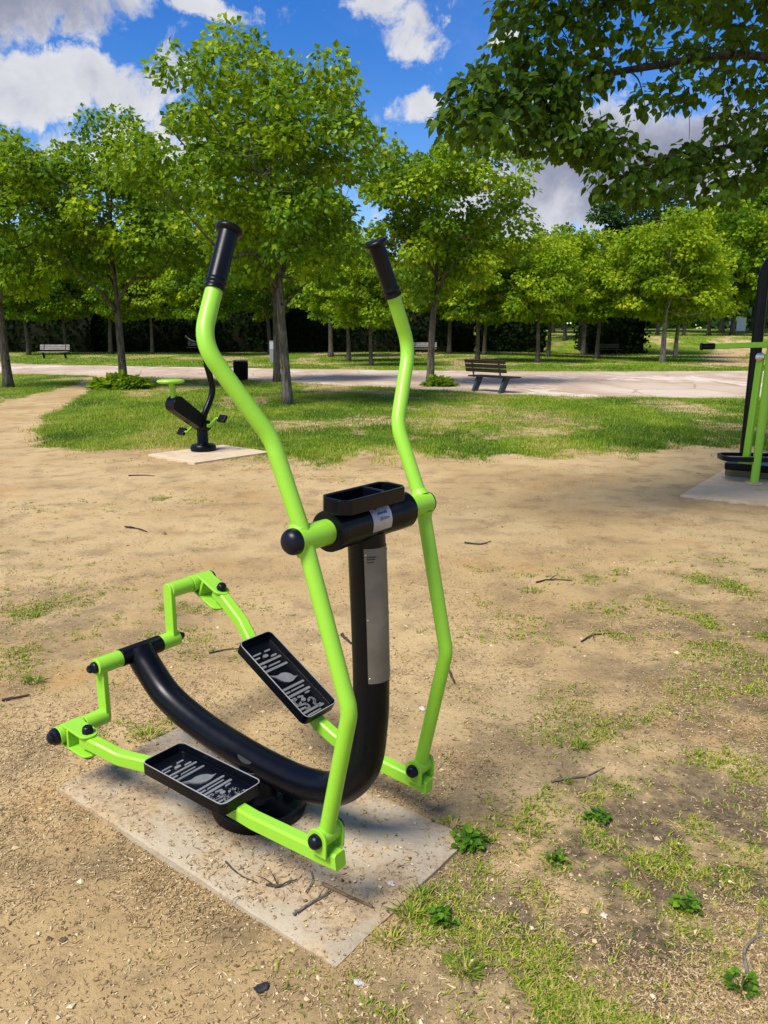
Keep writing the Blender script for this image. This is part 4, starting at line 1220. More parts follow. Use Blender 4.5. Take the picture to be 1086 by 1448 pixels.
def build_bike():
    root = empty('exercise_bike', (-2.46, 10.39, .03), 'small black outdoor exercise bike with green saddle and green cranks, on a pale slab', 'exercise machine', rz=math.atan2(.81, .58))
    mb = MB(); mb.lathe([(.165, -.002), (.172, .02), (.172, .055), (.150, .085), (.085, .092), (.075, .11), (.072, .30)], (0, 0, 0), n=32); mb.build('base', M['black'], root)
    mb = MB(); mb.lathe([(.060, -.115), (.072, -.108), (.076, -.09), (.076, .09), (.072, .108), (.060, .115)], (0, 0, .345), (0, 1, 0), 28); mb.build('drum', M['black'], root)
    # slanting housing under the saddle
    mb = MB(); a = V(-.44, 0, .665); b = V(-.03, 0, .375); e = unit(b - a); n = np.cross((0, 1, 0), e); n = n if n[2] > 0 else -n
    L = np.linalg.norm(b - a)
    prof = [(-.08 * math.sin(t) , .105 * math.cos(t)) for t in np.linspace(0, math.pi, 9)] + [(L, -.085), (L, .09)]
    mb.prism(prof, a, e, n, .180); bd = mb.build('housing', M['black'], root, bevel=.008)
    mb = MB(); mb.box(a + e * L * .46 + n * .1005, (L * .84, .14, .004), (e, V(0, 1, 0), n)); mb.build('housing_cover', M['coverplate'], bd, bevel=.001)
    mb = MB(); mb.tube([(-.435, 0, .70), (-.475, 0, .928)], [.042, .036], 16); mb.tube([(-.44, .0, .72), (-.440, 0, .74)], .036, 16)
    st = mb.build('saddle_post', M['green'], root)
    mb = MB(); mb.tube([(-.435, 0, .86), (-.395, 0, .865)], .014, 12); mb.build('clamp_knob', M['greypale'], st)
    mb = MB(); vs = []
    pr = [(.0, .0), (.13, .0), (.158, .012), (.165, .028), (.155, .044), (.12, .052), (0, .054)]
    mb.lathe(pr, (-.48, 0, .925), n=32); sd_ = mb.build('saddle', M['green'], root)
    for v in sd_.data.vertices: v.co.x = -.48 + (v.co.x + .48) * 1.12
    # handlebar post
    mb = MB(); mb.tube(spline([(.0, 0, .37), (.06, 0, .50), (.17, 0, .68), (.215, 0, .82), (.18, 0, 1.00), (.13, 0, 1.16)], 6), .043, 18); hp = mb.build('handlebar_post', M['black'], root)
    mb = MB(); mb.tube([(.135, -.020, 1.15), (.075, -.020, 1.40)], .016, 12); mb.build('steel_upright', M['chrome'], root)
    mb = MB(); mb.tube([(.135, .022, 1.15), (.075, .022, 1.40)], .021, 12); mb.build('black_upright', M['black'], root)
    mb = MB(); mb.tube(spline([(.03, .27, 1.52), (.05, .18, 1.46), (.075, .0, 1.42), (.05, -.18, 1.46), (.03, -.27, 1.52)], 6), .016, 12); mb.build('handlebar', M['black'], root)
    for sy, ang in ((1, 218), (-1, 38)):
        d = V(math.cos(R(ang)), 0, math.sin(R(ang)))
        c0 = V(0, sy * .118, .345)
        mb = MB(); mb.cyl(c0, c0 + V(0, sy * .03, 0), .026, 16); mb.sweep([c0 + V(0, sy * .028, 0), c0 + V(0, sy * .034, 0) + d * .08, c0 + V(0, sy * .05, 0) + d * .155], .024, .034, up=np.cross(d, (0, 1, 0)))
        end = c0 + V(0, sy * .05, 0) + d * .15
        mb.cyl(end, end + V(0, sy * .05, 0), .014, 12)
        cr = mb.build('crank', M['green'], root)
        mb = MB(); pe = unit(V(.62, 0, .78)); mb.box(end + V(0, sy * .105, 0), (.105, .13, .045), (pe, V(0, 1, 0), np.cross(pe, (0, 1, 0)))); mb.build('pedal', M['rubber'], cr, bevel=.006)
M['coverplate'] = paint('dark_blue_cover', (.045, .055, .085), .38, .2)
M['greypale'] = paint('pale_grey_plastic', (.45, .47, .42), .5, .1)
build_bike()

# ------------------------------------------------------------------ tall arch machine at the right edge
def build_arch():
    rz = R(-36); u = V(math.cos(rz), math.sin(rz), 0); v = V(-u[1], u[0], 0)
    o = V(4.10, 8.65, .03)
    root = empty('arch_trainer', tuple(o), 'tall black arch machine with green hanging footrest, cut by the right edge', 'exercise machine', rz=rz)
    mb = MB()
    path = fillet([(0, 0, .0), (0, 0, 2.42), (1.15, 0, 2.42), (1.15, 0, .0)], .34, 10)
    mb.tube(path, .060, 24); mb.build('arch', M['black'], root)
    mb = MB(); mb.box((.16, -.18, .11), (.60, .30, .075)); mb.build('foot_cover', M['black'], root, bevel=.01)
    mb = MB(); mb.box((.16, -.18, .035), (.58, .285, .072)); mb.build('plinth', M['wood_plinth'], root, bevel=.006)
    def loc(x, y, z):                              # world to local
        d = V(x, y, z) - o; return V(d.dot(u), d.dot(v), d[2])
    mb = MB(); p0 = loc(3.905, 7.97, .03); p1 = loc(3.965, 8.02, 2.05)
    mb.tube([p0, p1], .042, 20); pole = mb.build('green_pole', M['green'], root)
    mb = MB(); mb.lathe([(.085, 0), (.09, .006), (.088, .014), (.06, .02)], p0, n=24); mb.build('pole_flange', M['pale'], pole)
    mb = MB(); a = loc(3.875, 8.06, 1.36); b = loc(3.835, 8.06, .26)
    mb.sweep([a, b], .082, .050, up=tuple(v), ch=.012); ln = mb.build('hanging_leg', M['green'], root, bevel=.002)
    mb = MB(); d = unit(a * 0 - v); d = V(0, -1, 0)
    mb.lathe([(.045, 0), (.045, .012), (.040, .022), (.022, .026), (.022, .034), (0, .036)], a + V(0, -.03, -.02), d, 24); mb.build('pivot_nut', M['chrome'], ln)
    mb = MB(); a = loc(3.96, 8.02, 1.465); b = loc(3.38, 8.06, 1.447)
    mb.sweep([a, b], .040, .056, up=(0, 0, 1), ch=.008); lv = mb.build('lever', M['green'], root)
    mb = MB(); c = loc(3.255, 8.07, 1.443); e = unit(c - b)
    mb.tube([b - e * .005, c], [.033, .030], 18); mb.tube([c - e * .012, c + e * .004], .037, 18); mb.build('grip', M['rubber'], lv)
    # footrest: ring shaped tray with a grey floor
    c = loc(3.93, 8.14, .285); ex = unit(V(u.dot(V(1, -.12, 0)), v.dot(V(1, -.12, 0)), 0)); ey = np.cross((0, 0, 1), ex)
    lo = rrect(.66, .36, .11); li = rrect(.60, .30, .085)
    mb = MB(); mb.ringprism(lo, li, c, ex, ey, .05); fr = mb.build('footrest', M['black'], root, bevel=.006)
    mb = MB(); mb.prism(rrect(.602, .302, .084), c - V(0, 0, .016), ex, ey, .010); mb.build('footrest_floor', M['floorgrey'], fr)
    mb = MB(); mb.box(c - V(.05, 0, .048), (.14, .10, .044)); mb.build('footrest_block', M['green'], fr, bevel=.004)
M['wood_plinth'] = paint('dusty_black_plinth', (.12, .09, .04), .7, .8, (.25, .18, .09))
M['floorgrey'] = paint('worn_grey_floor', (.42, .38, .34), .6, .4)
build_arch()

# ------------------------------------------------------------------ benches
def build_bench(x, y, axis_deg, label, wood, leg_mat, L=1.60):
    """local x along the bench, +y is the way the sitter looks"""
    root = empty('park_bench', (x, y, hz(x, y)), label, 'bench', 'park benches', R(axis_deg))
    mb = MB()
    for k in range(4):
        mb.box((0, -.17 + .135 * k, .435), (L, .115, .04))
    mb.build('seat', wood, root, bevel=.006)
    mb = MB()
    e = unit(V(0, -.26, 1)); n = np.cross((1, 0, 0), e)
    for k in range(3):
        mb.box(V(0, -.285, .56) + e * (.055 + .125 * k), (L, .035, .10), (V(1, 0, 0), -n, e))
    mb.build('backrest', wood, root, bevel=.006)
    for sx in (-1, 1):
        mb = MB()
        mb.prism([(-.30, -.01), (-.12, -.01), (.10, .412), (-.12, .412)][::-1] if True else [], (sx * (L / 2 - .27), 0, 0), (0, 1, 0), (0, 0, 1), .085)
        mb.build('leg', leg_mat, root, bevel=.008)
        mb = MB(); mb.sweep([(sx * (L / 2 - .27), -.235, .41), (sx * (L / 2 - .27), -.255, .50), V(sx * (L / 2 - .27), -.262, .56) + e * .36], .05, .028, up=(0, 1, 0)); mb.build('back_support', leg_mat, root)
build_bench(3.08, 22.0, math.degrees(math.atan2(-.80, .60)), 'dark slatted bench seen from behind, beside the path right of the right handle', M['wood_dark'], M['bluegrey'])
build_bench(-22.06, 52.4, 183, 'pale grey slatted bench by the hedge at the far left', M['wood_grey'], M['wood_dark'], 1.95)
build_bench(18.8, 65.6, -38, 'grey-brown bench under the yellow-green trees at the right', M['wood_mid'], M['wood_dark'], 1.9)
build_bench(-15.0, 63.6, 180, 'pale bench by the hedge, half hidden by the left handle', M['wood_grey'], M['wood_dark'], 1.9)
build_bench(3.0, 59.0, 175, 'pale bench by the hedge, left of the straight-trunked maple', M['wood_grey'], M['wood_dark'], 1.9)

# ------------------------------------------------------------------ litter bin, boards
def build_bin():
    root = empty('litter_bin', (-5.10, 27.8, 0), 'round black litter bin with a worn bright rim, beside the path', 'litter bin')
    mb = MB(); mb.lathe([(.225, .03), (.235, .06), (.255, .62), (.262, .64), (.262, .68), (.245, .685), (.240, .60), (.22, .10), (0, .09)], (0, 0, 0), n=32)
    for k in range(24):
        a = 2 * math.pi * k / 24; d = V(math.cos(a), math.sin(a), 0)
        mb.tube([d * .238 + V(0, 0, .05), d * .258 + V(0, 0, .62)], .011, 5)
    mb.build('bin_body', M['black'], root)
    mb = MB(); mb.lathe([(.262, .682), (.268, .69), (.268, .712), (.255, .72), (.238, .712), (.238, .69)], (0, 0, 0), n=32); mb.build('rim', M['lid'], root)
    mb = MB(); mb.cyl((0, 0, -.03), (0, 0, .06), .10, 16); mb.build('foot', M['black'], root)
build_bin()
def build_board():
    x, y = 42.9, 95.0; z = hz(x, y)
    root = empty('notice_board', (x, y, z), 'white upright notice board on the grassy bank beside the arch machine', 'notice board', rz=R(-22))
    mb = MB(); mb.box((0, -.04, 1.32), (1.02, .06, 1.56)); mb.build('board', M['white'], root, bevel=.02)
    for s in (-1, 1):
        mb = MB(); mb.cyl((s * .40, .03, -.1), (s * .40, .03, 2.0), .035, 12); mb.build('post', M['greysteel'], root)
    x2, y2 = 42.2, 96.2
    r2 = empty('information_post', (x2, y2, hz(x2, y2)), 'small pale post standing just left of the white notice board', 'post')
    mb = MB(); mb.cyl((0, 0, -.1), (0, 0, 1.6), .05, 12); mb.build('post', M['greysteel'], r2)
    mb = MB(); mb.box((-.05, -.07, 1.45), (.5, .04, .45)); mb.build('panel', M['white'], r2, bevel=.01)
    r3 = empty('information_post', (-6.60, 46.2, hz(-6.6, 46.2)), 'grey upright information post beyond the path, left of the largest maple trunk', 'post')
    mb = MB(); mb.box((0, 0, .62), (.26, .10, 1.28)); mb.build('post', M['greysteel'], r3, bevel=.015)
    mb = MB(); mb.box((0, -.056, .98), (.22, .010, .40)); mb.build('panel', M['sheet'], r3, bevel=.004)
M['sheet'] = paint('grey_sheet', (.36, .38, .41), .5, .2)
build_board()

# ------------------------------------------------------------------ shrubs at the tree feet
def shrub(x, y, w, h, n, label, seed, size=.13):
    rg = np.random.default_rng(seed)
    q = rg.normal(size=(n, 3)); q /= np.linalg.norm(q, axis=1, keepdims=True); q[:, 2] = np.abs(q[:, 2])
    rad = rg.uniform(.3, 1, (n, 1)) ** .5 * (.65 + .6 * fbm(q[:, :1] * 3 + 9, q[:, 1:2] * 3, seed, 3))
    P = q * rad * np.array([w / 2, w / 2.6, h])
    D = q * np.array([1, 1, .3]) + rg.normal(size=(n, 3)) * .4; D[:, 2] += .2
    N = rg.normal(size=(n, 3)) * .5; N[:, 2] += 1
    vv, ff, nl = leaves(P, D, N, size * rg.uniform(.6, 1.3, n), 'heart')
    root = empty('shrub', (x, y, hz(x, y)), label, 'shrub', 'shoots at the feet of the maples')
    link_mesh('foliage', fast_mesh('foliage', vv, ff, M['leaf'], {'tint': np.repeat(np.clip(rg.normal(.35, .2, n), 0, 1), nl)}), root)
    mb = MB()
    for k in range(14):
        p = P[rg.integers(n)]; mb.tube([(p[0] * .15, p[1] * .15, -.02), tuple(p * .6), tuple(p)], [.008, .005, .002], 4)
    me = bpy.data.meshes.new('stems'); me.from_pydata(mb.v, [], mb.f); me.materials.append(M['bark']); link_mesh('stems', me, root)
shrub(-7.9, 23.4, 2.0, .42, 520, 'spreading green shoots round the foot of the low-forked maple', 41, .16)
shrub(1.75, 24.4, 1.0, .30, 240, 'low green shoots at the foot of the straight-trunked maple', 42, .14)

# ------------------------------------------------------------------ twigs, stones, weeds and tufts lying round the slab
def zon(x, y):
    return .027 if float(in_slab(np.array(x), np.array(y))) > .5 else float(zof(np.array(x), np.array(y)))
def stick_mat(name, a, b):
    m, nt, out = mat(name); g = NT(nt)
    g.bsdf(out, g.mix(g.f(g.noise(g.obj(), 45, 4, .7), .35, .65), a, b), .85, 0, .2, g.bump(g.noise(g.obj(), 120, 3), .5, .002)); return m
M['twig_dark'] = stick_mat('dark_twig', (.022, .017, .014), (.07, .055, .042))
M['twig_grey'] = stick_mat('grey_twig', (.10, .085, .07), (.22, .19, .155))
M['twig_brown'] = stick_mat('brown_twig', (.09, .055, .030), (.20, .13, .075))
TW = 'fallen twigs round the machines'
def twig(pts, r, m, label, seed=0, side=()):
    r = r * .72
    rg = np.random.default_rng(seed)
    P = []
    for k, (x, y) in enumerate(pts): P.append(V(x, y, zon(x, y) + r * .9 + rg.uniform(0, .004)))
    b = P[0].copy(); b[2] = zon(b[0], b[1])
    mb = MB(); sp = spline(P, 4); n = len(sp)
    mb.tube([p - b + rg.normal(size=3) * r * .12 for p in sp], [r * (1 - .55 * i / n) * rg.uniform(.9, 1.1) for i in range(n)], 7)
    for t, dx, dy in side:
        p = sp[int(t * (n - 1))] - b; q = p + V(dx, dy, .012); mb.tube([p, (p + q) / 2 + V(0, 0, .006), q], [r * .55, r * .45, r * .2], 5)
    o = mb.build('twig', m, None, ang=60); o.location = tuple(b)
    tag(o, label, 'twig', TW)
twig([(-.175, 1.893), (-.13, 1.862), (-.08, 1.832), (-.03, 1.800)], .0075, M['twig_brown'], 'thick brown twig crossing the front corner of the nearest slab', 1)
twig([(-.245, 1.775), (-.205, 1.815), (-.165, 1.85), (-.150, 1.868)], .006, M['twig_grey'], 'grey twig meeting the thick brown twig on the slab', 2, [(.5, .02, .03)])
twig([(-.335, 1.893), (-.30, 1.885), (-.275, 1.90), (-.25, 1.912)], .005, M['twig_dark'], 'short black forked twig near the middle of the slab front', 3, [(.4, -.03, .05), (.6, .03, -.02), (.3, -.06, .03)])
twig([(-.22, 1.86), (-.205, 1.91), (-.215, 1.95)], .003, M['twig_grey'], 'thin bent grey twig standing between the two slab twigs', 4)
twig([(.595, 2.45), (.66, 2.475), (.73, 2.49), (.81, 2.545)], .006, M['twig_grey'], 'curved grey twig among sprouts right of the slab', 5, [(.6, .03, -.03)])
twig([(-.225, 3.825), (-.20, 3.78), (-.165, 3.715)], .012, M['twig_dark'], 'stubby dark stick on bare earth behind the main post', 6)
twig([(.30, 3.43), (.312, 3.35), (.322, 3.235)], .011, M['twig_dark'], 'dark stick behind the lower right handle', 7)
twig([(.755, 2.012), (.762, 1.97), (.766, 1.925)], .008, M['twig_brown'], 'flat brown piece of bark among the grass at lower right', 8)
twig([(-1.66, 3.07), (-1.61, 3.09), (-1.56, 3.12)], .009, M['twig_dark'], 'dark stick on bare earth at the left edge, below a grass tuft', 9)
twig([(-2.16, 6.22), (-2.05, 6.17), (-1.98, 6.10), (-1.92, 6.04)], .010, M['twig_dark'], 'long thin dark twig on the open earth at left, before the bike slab', 10, [(.4, -.1, .02)])
twig([(.90, 1.60), (.93, 1.68), (1.0, 1.73), (1.06, 1.70)], .007, M['twig_grey'], 'pale curved root at the lower right edge', 11, [(.6, .04, .06)])
twig([(-.87, 3.57), (-.80, 3.62), (-.73, 3.635)], .006, M['twig_dark'], 'thin dark twig left of the raised foot tray', 12)
twig([(.98, 4.72), (1.08, 4.78), (1.22, 4.76)], .008, M['twig_dark'], 'dark twig among sparse grass right of the machine', 13, [(.5, .08, .08)])
twig([(.62, 5.7), (.74, 5.68), (.83, 5.75)], .009, M['twig_dark'], 'dark twig on open earth right of the phone tray', 14, [(.6, .05, -.06)])
twig([(1.02, 3.72), (1.10, 3.80), (1.22, 3.83)], .007, M['twig_dark'], 'forked dark twig on bare earth right of the right handle', 15, [(.5, -.02, -.09)])
twig([(-.47, 1.99), (-.42, 1.935), (-.36, 1.90)], .0035, M['twig_dark'], 'thread-thin dark twig on the slab below the lower foot tray', 16)
twig([(-2.9, 8.6), (-2.75, 8.62), (-2.6, 8.58)], .010, M['twig_dark'], 'dark twig on the earth left of the bike slab', 17)

def stone(x, y, r, m, label, seed):
    rg = np.random.default_rng(seed)
    mb = MB(); mb.lathe([(0, -.5), (.7, -.35), (1, 0), (.8, .38), (.35, .55), (0, .58)], (0, 0, 0), n=9)
    mb.v = [tuple(V(p) * r * np.array([1.2, .85, .75]) * (1 + .25 * rg.normal())) if True else p for p in mb.v]
    o = mb.build('stone', m, None, ang=25); o.location = (x, y, zon(x, y) + r * .2); o.rotation_euler = (0, 0, rg.uniform(0, 6))
    tag(o, label, 'stone', 'loose stones near the slab')
M['stone_dark'] = stick_mat('dark_stone', (.018, .018, .020), (.055, .055, .06))
M['stone_pale'] = stick_mat('pale_stone', (.46, .43, .38), (.66, .62, .56))
stone(-.297, 1.558, .016, M['stone_dark'], 'dark angular stone on the earth in front of the slab', 1)
stone(-.062, 1.566, .011, M['stone_pale'], 'white pebble just right of the slab corner', 2)
stone(.16, 2.98, .014, M['stone_pale'], 'pale flat chip on bare earth behind the post', 3)
stone(.60, 1.80, .010, M['stone_pale'], 'white pebble among the grass at lower right', 4)
stone(.02, 1.90, .011, M['stone_pale'], 'pale pebble on the right front edge of the slab', 5)

def blade_mesh(P, ang, hgtv, wid, lean, tint, seed, seg=2):
    """curved grass blades: (n) arrays -> verts, tri faces"""
    n = len(P)
    d = np.stack([np.cos(ang), np.sin(ang), np.zeros(n)], 1); s = np.stack([-np.sin(ang), np.cos(ang), np.zeros(n)], 1)
    up = np.array([0, 0, 1.0])
    def at(t, off):
        return P + d * (lean * t ** 1.8 * hgtv)[:, None] + up * (hgtv * t * (1 - .30 * lean * t))[:, None] + s * (off * wid)[:, None]
    if seg == 1:
        v = np.stack([at(0 * hgtv, -.5 + 0 * wid), at(0 * hgtv, .5 + 0 * wid), at(1 + 0 * hgtv, 0 * wid)], 1)
        f = np.array([(0, 1, 2)])
    else:
        z = 0 * hgtv
        v = np.stack([at(z, z - .5), at(z, z + .5), at(z + .5, z - .42), at(z + .5, z + .42), at(z + 1, z)], 1)
        f = np.array([(0, 1, 3), (0, 3, 2), (2, 3, 4)])
    k = v.shape[1]
    ff = (f[None] + (np.arange(n) * k)[:, None, None]).reshape(-1, 3)
    return v.reshape(-1, 3), ff, np.repeat(tint, k)

def grass_mat(name, stops, trans=.3):
    m, nt, out = mat(name); g = NT(nt)
    c = g.ramp(g.attr('tint'), stops)
    b = g.bsdf(None, c, .55, 0, .25)
    t = nt.nodes.new('ShaderNodeBsdfTranslucent'); g.l(c, t.inputs['Color'])
    mx = nt.nodes.new('ShaderNodeMixShader'); mx.inputs[0].default_value = trans
    g.l(b.outputs[0], mx.inputs[1]); g.l(t.outputs[0], mx.inputs[2]); g.l(mx.outputs[0], out.inputs['Surface']); return m
M['grass'] = grass_mat('grass_blades', [(0, (.050, .115, .006)), (.35, (.13, .245, .008)), (.65, (.27, .38, .012)), (.85, (.42, .40, .05)), (1, (.52, .42, .17))])
M['weed'] = leaf_mat('weed_leaves', [(0, (.035, .105, .010)), (.5, (.085, .205, .012)), (1, (.20, .33, .016))], .35)

def tuft(x, y, r, h, n, label, seed, dry=.2):
    rg = np.random.default_rng(seed)
    a = rg.uniform(0, 6.28, n); q = np.sqrt(rg.uniform(0, 1, n)) * r * .45
    P = np.stack([np.cos(a) * q, np.sin(a) * q * .8, np.full(n, -.004)], 1)
    t = np.clip(rg.normal(.35, .18, n), 0, .8); t = np.where(rg.uniform(size=n) < dry, rg.uniform(.8, 1, n), t)
    vv, ff, tt = blade_mesh(P, a + rg.normal(size=n) * .5, .62 * h * rg.uniform(.55, 1.15, n), np.full(n, .0042) * rg.uniform(.7, 1.3, n), rg.uniform(.4, 1.5, n), t, seed)
    o = link_mesh('grass_tuft', fast_mesh('grass_tuft', vv, ff, M['grass'], {'tint': tt})); o.location = (x, y, zon(x, y))
    tag(o, label, 'grass tuft', 'single grass tufts on the bare earth')
def weed(x, y, r, n, label, seed, narrow=.5):
    rg = np.random.default_rng(seed)
    a = rg.uniform(0, 6.28, n); q = rg.uniform(.05, .75, n) ** .8 * r
    P = np.stack([np.cos(a) * q, np.sin(a) * q, .006 + .035 * rg.uniform(0, 1, n) * (1 - q / r * .6)], 1)
    D = np.stack([np.cos(a), np.sin(a), rg.uniform(-.1, .55, n)], 1) + rg.normal(size=(n, 3)) * .3
    N = rg.normal(size=(n, 3)) * .3; N[:, 2] += 1
    vv, ff, nl = leaves(P, D, N, r * .36 * rg.uniform(.5, 1.2, n), 'heart')
    o = empty('weed', (x, y, zon(x, y)), label, 'weed', 'leafy weeds round the slab')
    link_mesh('foliage', fast_mesh('foliage', vv, ff, M['weed'], {'tint': np.repeat(np.clip(rg.normal(.45, .25, n), 0, 1), nl)}), o)
    mb = MB()
    for k in range(min(n, 24)): mb.tube([(0, 0, -.005), tuple(P[k] * .6 + V(0, 0, .004)), tuple(P[k])], [.0016, .0013, .001], 4)
    me = bpy.data.meshes.new('stems'); me.from_pydata(mb.v, [], mb.f); me.materials.append(M['weed']); link_mesh('stems', me, o)
weed(.262, 2.10, .06, 90, 'bright green leafy weed touching the right corner of the slab', 61)
weed(.155, 1.775, .045, 60, 'round leafy weed in front of the slab right edge', 62)
weed(.70, 2.235, .045, 60, 'dark green clover-like weed in the grass right of the slab', 63)
weed(.865, 1.56, .045, 50, 'leafy weed low at the right, beside the pale root', 64)
weed(.84, 1.83, .045, 46, 'leafy weed in the thick grass at the right edge', 65)
weed(.52, 2.02, .035, 40, 'loose leafy weed midway between the slab corner and the right edge', 66)
tuft(.07, 1.795, .07, .075, 70, 'half-dry yellow-green tuft leaning over the right slab edge', 71, .35)
tuft(.01, 1.70, .07, .06, 60, 'dry straw-coloured tuft just right of the slab front corner', 72, .75)
tuft(.758, 2.70, .06, .06, 60, 'single bright green tuft on the bare earth right of the right handle', 73, .05)
tuft(-1.60, 3.26, .09, .06, 90, 'green tuft on bare earth at the far left, level with the low crank', 74, .05)
tuft(.20, 1.62, .09, .06, 70, 'green tuft at the bottom of the photo, right of the slab corner', 75, .2)
tuft(-.93, 2.76, .11, .075, 90, 'mixed dry and green tuft behind the lower foot tray', 76, .45)
tuft(.10, 1.86, .06, .06, 60, 'tuft growing from the middle of the right slab edge', 77, .3)
tuft(.22, 2.20, .07, .05, 50, 'small half-dry tuft beyond the right corner of the slab', 78, .5)
tuft(.64, 2.46, .05, .04, 40, 'small tuft growing through the curved grey twig', 79, .1)
tuft(.92, 4.55, .14, .05, 80, 'flat green tuft among the forked twigs right of the machine', 80, .1)
# ------------------------------------------------------------------ grass, straw and gravel: stuff
def sample(n, xr, yr, fn, rg, power=2.0):
    """positions with density fn(x, y), denser towards the camera"""
    out = []; got = 0
    while got < n:
        k = 200000
        u = rg.uniform(0, 1, k)
        a, b = yr[0] ** (1 - power), yr[1] ** (1 - power)
        y = (a + (b - a) * u) ** (1 / (1 - power)) if power != 1 else yr[0] * (yr[1] / yr[0]) ** u
        hw = np.minimum(.58 * y + .5, 40)
        x = rg.uniform(-1, 1, k) * hw
        ok = (x > xr[0]) & (x < xr[1]) & (rg.uniform(0, 1, k) < fn(x, y))
        out.append(np.stack([x[ok], y[ok]], 1)); got += ok.sum()
    return np.concatenate(out)[:n]

def lawn_grass():
    rg = np.random.default_rng(201)
    n = 330000
    f = lambda x, y: (lawn(x, y) ** 1.3) * (.35 + .65 * sstep(.35, .55, fbm(x * 1.6, y * 1.6, 61, 3))) * (1 - in_slab(x, y, .02))
    p = sample(n, (-60, 60), (8.6, 40), f, rg, 2.0)
    x, y = p[:, 0], p[:, 1]; n = len(x)
    P = np.stack([x, y, zof(x, y) - .006], 1)
    dry = fbm(x * .8, y * .5, 71, 4)
    t = np.clip(rg.normal(.44, .19, n) + (dry - .48) * 1.3, 0, 1); t = np.where(rg.uniform(size=n) < .05, rg.uniform(.85, 1, n), t)
    sc = .7 + y / 26
    h = (.028 + .050 * fbm(x * 1.1, y * 1.1, 73, 3)) * rg.uniform(.6, 1.3, n) * (.8 + y / 60)
    vv, ff, tt = blade_mesh(P, rg.uniform(0, 6.28, n), h, .0085 * sc * rg.uniform(.7, 1.3, n), rg.uniform(.2, 1.1, n), t, 1, 1)
    o = link_mesh('lawn_grass', fast_mesh('lawn_grass', vv, ff, M['grass'], {'tint': tt}))
    tag(o, 'mown green and yellow lawn grass before the path', 'grass', kind='stuff')
    f2 = lambda x, y: lawn(x, y) ** 1.3
    p = sample(90000, (-60, 60), (34, 105), f2, rg, 1.6); x, y = p[:, 0], p[:, 1]; n = len(x)
    P = np.stack([x, y, hgt(x, y) - .01], 1)
    t = np.clip(rg.normal(.40, .15, n) + (fbm(x * .3, y * .2, 77, 4) - .5) * .9, 0, 1)
    vv, ff, tt = blade_mesh(P, rg.uniform(0, 6.28, n), .09 * rg.uniform(.5, 1.3, n) * (.6 + y / 90), .035 * y / 50 * rg.uniform(.7, 1.3, n), rg.uniform(.2, .9, n), t, 1, 1)
    o = link_mesh('far_lawn_grass', fast_mesh('far_lawn_grass', vv, ff, M['grass'], {'tint': tt}))
    tag(o, 'green lawn grass under the trees beyond the path and on the bank', 'grass', kind='stuff')
lawn_grass()

def loose_grass():
    rg = np.random.default_rng(211)
    p = sample(12500, (-6, 6), (1.15, 10), lambda x, y: sparse(x, y), rg, 2.0)
    # every seed is a small tuft
    k = rg.integers(3, 9, len(p)); idx = np.repeat(np.arange(len(p)), k); n = len(idx)
    r = .007 + .009 * rg.uniform(0, 1, len(p))
    x = p[idx, 0] + rg.normal(size=n) * r[idx]; y = p[idx, 1] + rg.normal(size=n) * r[idx]
    P = np.stack([x, y, zof(x, y) - .003], 1)
    bt = np.clip(rg.normal(.50, .22, len(p)), 0, 1)
    t = np.clip(bt[idx] + rg.normal(size=n) * .14, 0, 1); t = np.where(rg.uniform(size=n) < .36, rg.uniform(.82, 1, n), t)
    th = rg.uniform(.55, 1.5, len(p))
    h = .0135 * th[idx] * rg.uniform(.6, 1.4, n) * (1 + .05 * y)
    vv, ff, tt = blade_mesh(P, rg.uniform(0, 6.28, n), h, .0030 * (1 + .12 * y) * rg.uniform(.7, 1.4, n), rg.uniform(.4, 1.6, n), t, 1)
    o = link_mesh('loose_grass', fast_mesh('loose_grass', vv, ff, M['grass'], {'tint': tt}))
    tag(o, 'thin scattered grass sprouting from the bare earth', 'grass', kind='stuff')
loose_grass()

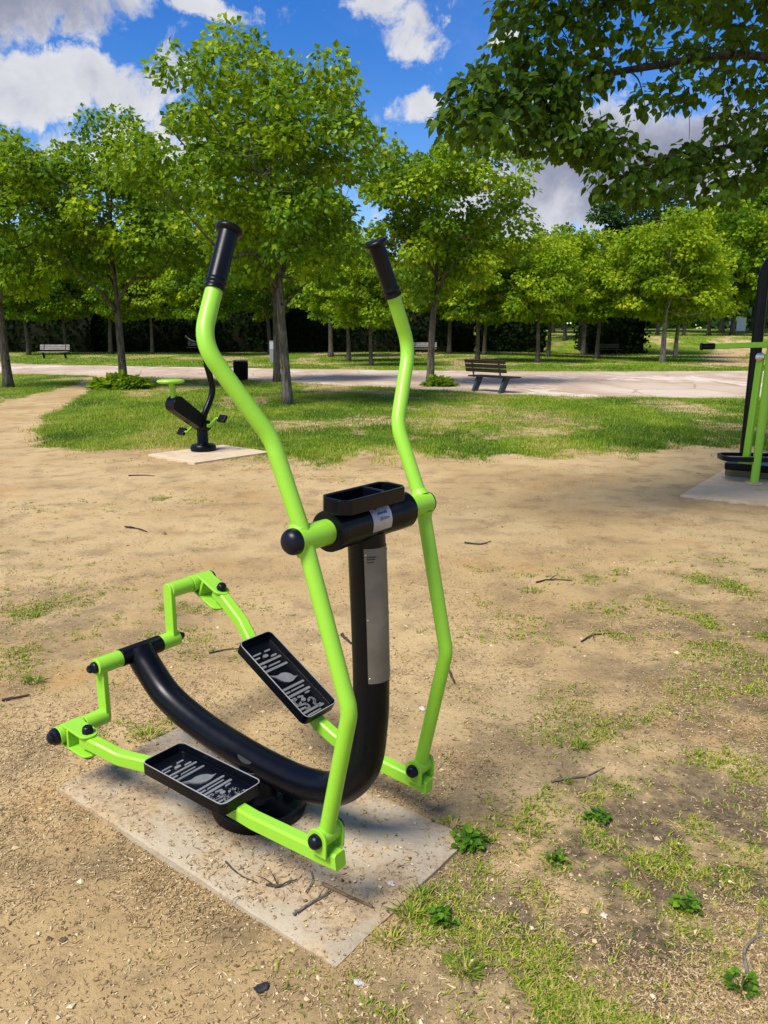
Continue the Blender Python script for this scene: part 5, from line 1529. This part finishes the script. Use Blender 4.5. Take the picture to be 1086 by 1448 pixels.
def litter_mat():
    m, nt, out = mat('dry_straw'); g = NT(nt)
    c = g.ramp(g.attr('tint'), [(0, (.10, .065, .032)), (.3, (.21, .14, .065)), (.6, (.38, .265, .125)), (.85, (.54, .41, .22)), (1, (.68, .57, .38))])
    g.bsdf(out, c, .8, 0, .25); return m
M['straw'] = litter_mat()
def straw():
    rg = np.random.default_rng(221)
    f = lambda x, y: np.clip(.12 + 2.4 * (fbm(x * 2.0, y * 2.0, 81, 5) - .40) + .45 * sparse(x, y), .06, 1) * (1 - .86 * in_slab(x, y))
    p = sample(105000, (-7, 7), (1.1, 9.5), f, rg, 2.3)
    x, y = p[:, 0], p[:, 1]; n = len(x)
    ins = in_slab(x, y, -.005)
    z = np.where(ins > .5, .0265, zof(x, y)) + .001
    L = rg.gamma(2.2, .0040, n) * (1 + .06 * y) + .003; W = rg.uniform(.0006, .0014, n) * (1 + .10 * y)
    a = rg.uniform(0, 6.28, n); curl = rg.normal(size=n) * .9
    pts = []
    for t in (-1, -.33, .33, 1):
        aa = a + curl * t * .6
        c = np.stack([x + np.cos(aa) * L * t * .5, y + np.sin(aa) * L * t * .5, z + .0035 * rg.uniform(0, 1, n) * (1 + .1 * y)], 1)
        s = np.stack([-np.sin(aa), np.cos(aa), rg.normal(size=n) * .5], 1) * (W * (.6 if abs(t) == 1 else 1))[:, None]
        pts += [c - s, c + s]
    v = np.stack(pts, 1)
    f_ = np.array([(0, 1, 3, 2), (2, 3, 5, 4), (4, 5, 7, 6)])
    ff = (f_[None] + (np.arange(n) * 8)[:, None, None]).reshape(-1, 4)
    t = np.clip(rg.beta(2.0, 1.8, n) + .0, 0, 1)
    o = link_mesh('straw_litter', fast_mesh('straw_litter', v.reshape(-1, 3), ff, M['straw'], {'tint': np.repeat(t, 8)}))
    tag(o, 'dry straw and wood chips strewn over the sandy earth', 'litter', kind='stuff')
straw()
def gravel():
    rg = np.random.default_rng(231)
    p = sample(9000, (-6, 6), (1.1, 8), lambda x, y: np.clip(.25 + .9 * (fbm(x * 1.4, y * 1.4, 91, 3) - .4), .05, 1), rg, 2.2)
    x, y = p[:, 0], p[:, 1]; n = len(x)
    ins = in_slab(x, y, -.005)
    z = np.where(ins > .5, .0265, zof(x, y))
    r = rg.gamma(2.0, .0011, n) * (1 + .08 * y) + .0009
    base = np.array([(1, 0, 0), (0, 1, 0), (-1, 0, 0), (0, -1, 0), (0, 0, .75), (0, 0, -.75)])
    v = base[None] * (r[:, None, None] * rg.uniform(.6, 1.3, (n, 6, 1))) + rg.normal(size=(n, 6, 3)) * r[:, None, None] * .18
    a = rg.uniform(0, 6.28, n); c, s = np.cos(a)[:, None], np.sin(a)[:, None]
    v = np.stack([v[..., 0] * c - v[..., 1] * s, v[..., 0] * s + v[..., 1] * c, v[..., 2]], 2) + np.stack([x, y, z + r * .3], 1)[:, None, :]
    f_ = np.array([(0, 1, 4), (1, 2, 4), (2, 3, 4), (3, 0, 4), (1, 0, 5), (2, 1, 5), (3, 2, 5), (0, 3, 5)])
    ff = (f_[None] + (np.arange(n) * 6)[:, None, None]).reshape(-1, 3)
    t = np.where(rg.uniform(size=n) < .25, rg.uniform(0, .35, n), rg.uniform(.5, 1, n))
    o = link_mesh('gravel', fast_mesh('gravel', v.reshape(-1, 3), ff, M['straw'], {'tint': np.repeat(t, 6)}))
    tag(o, 'small pale grit scattered over the sandy earth', 'gravel', kind='stuff')
gravel()
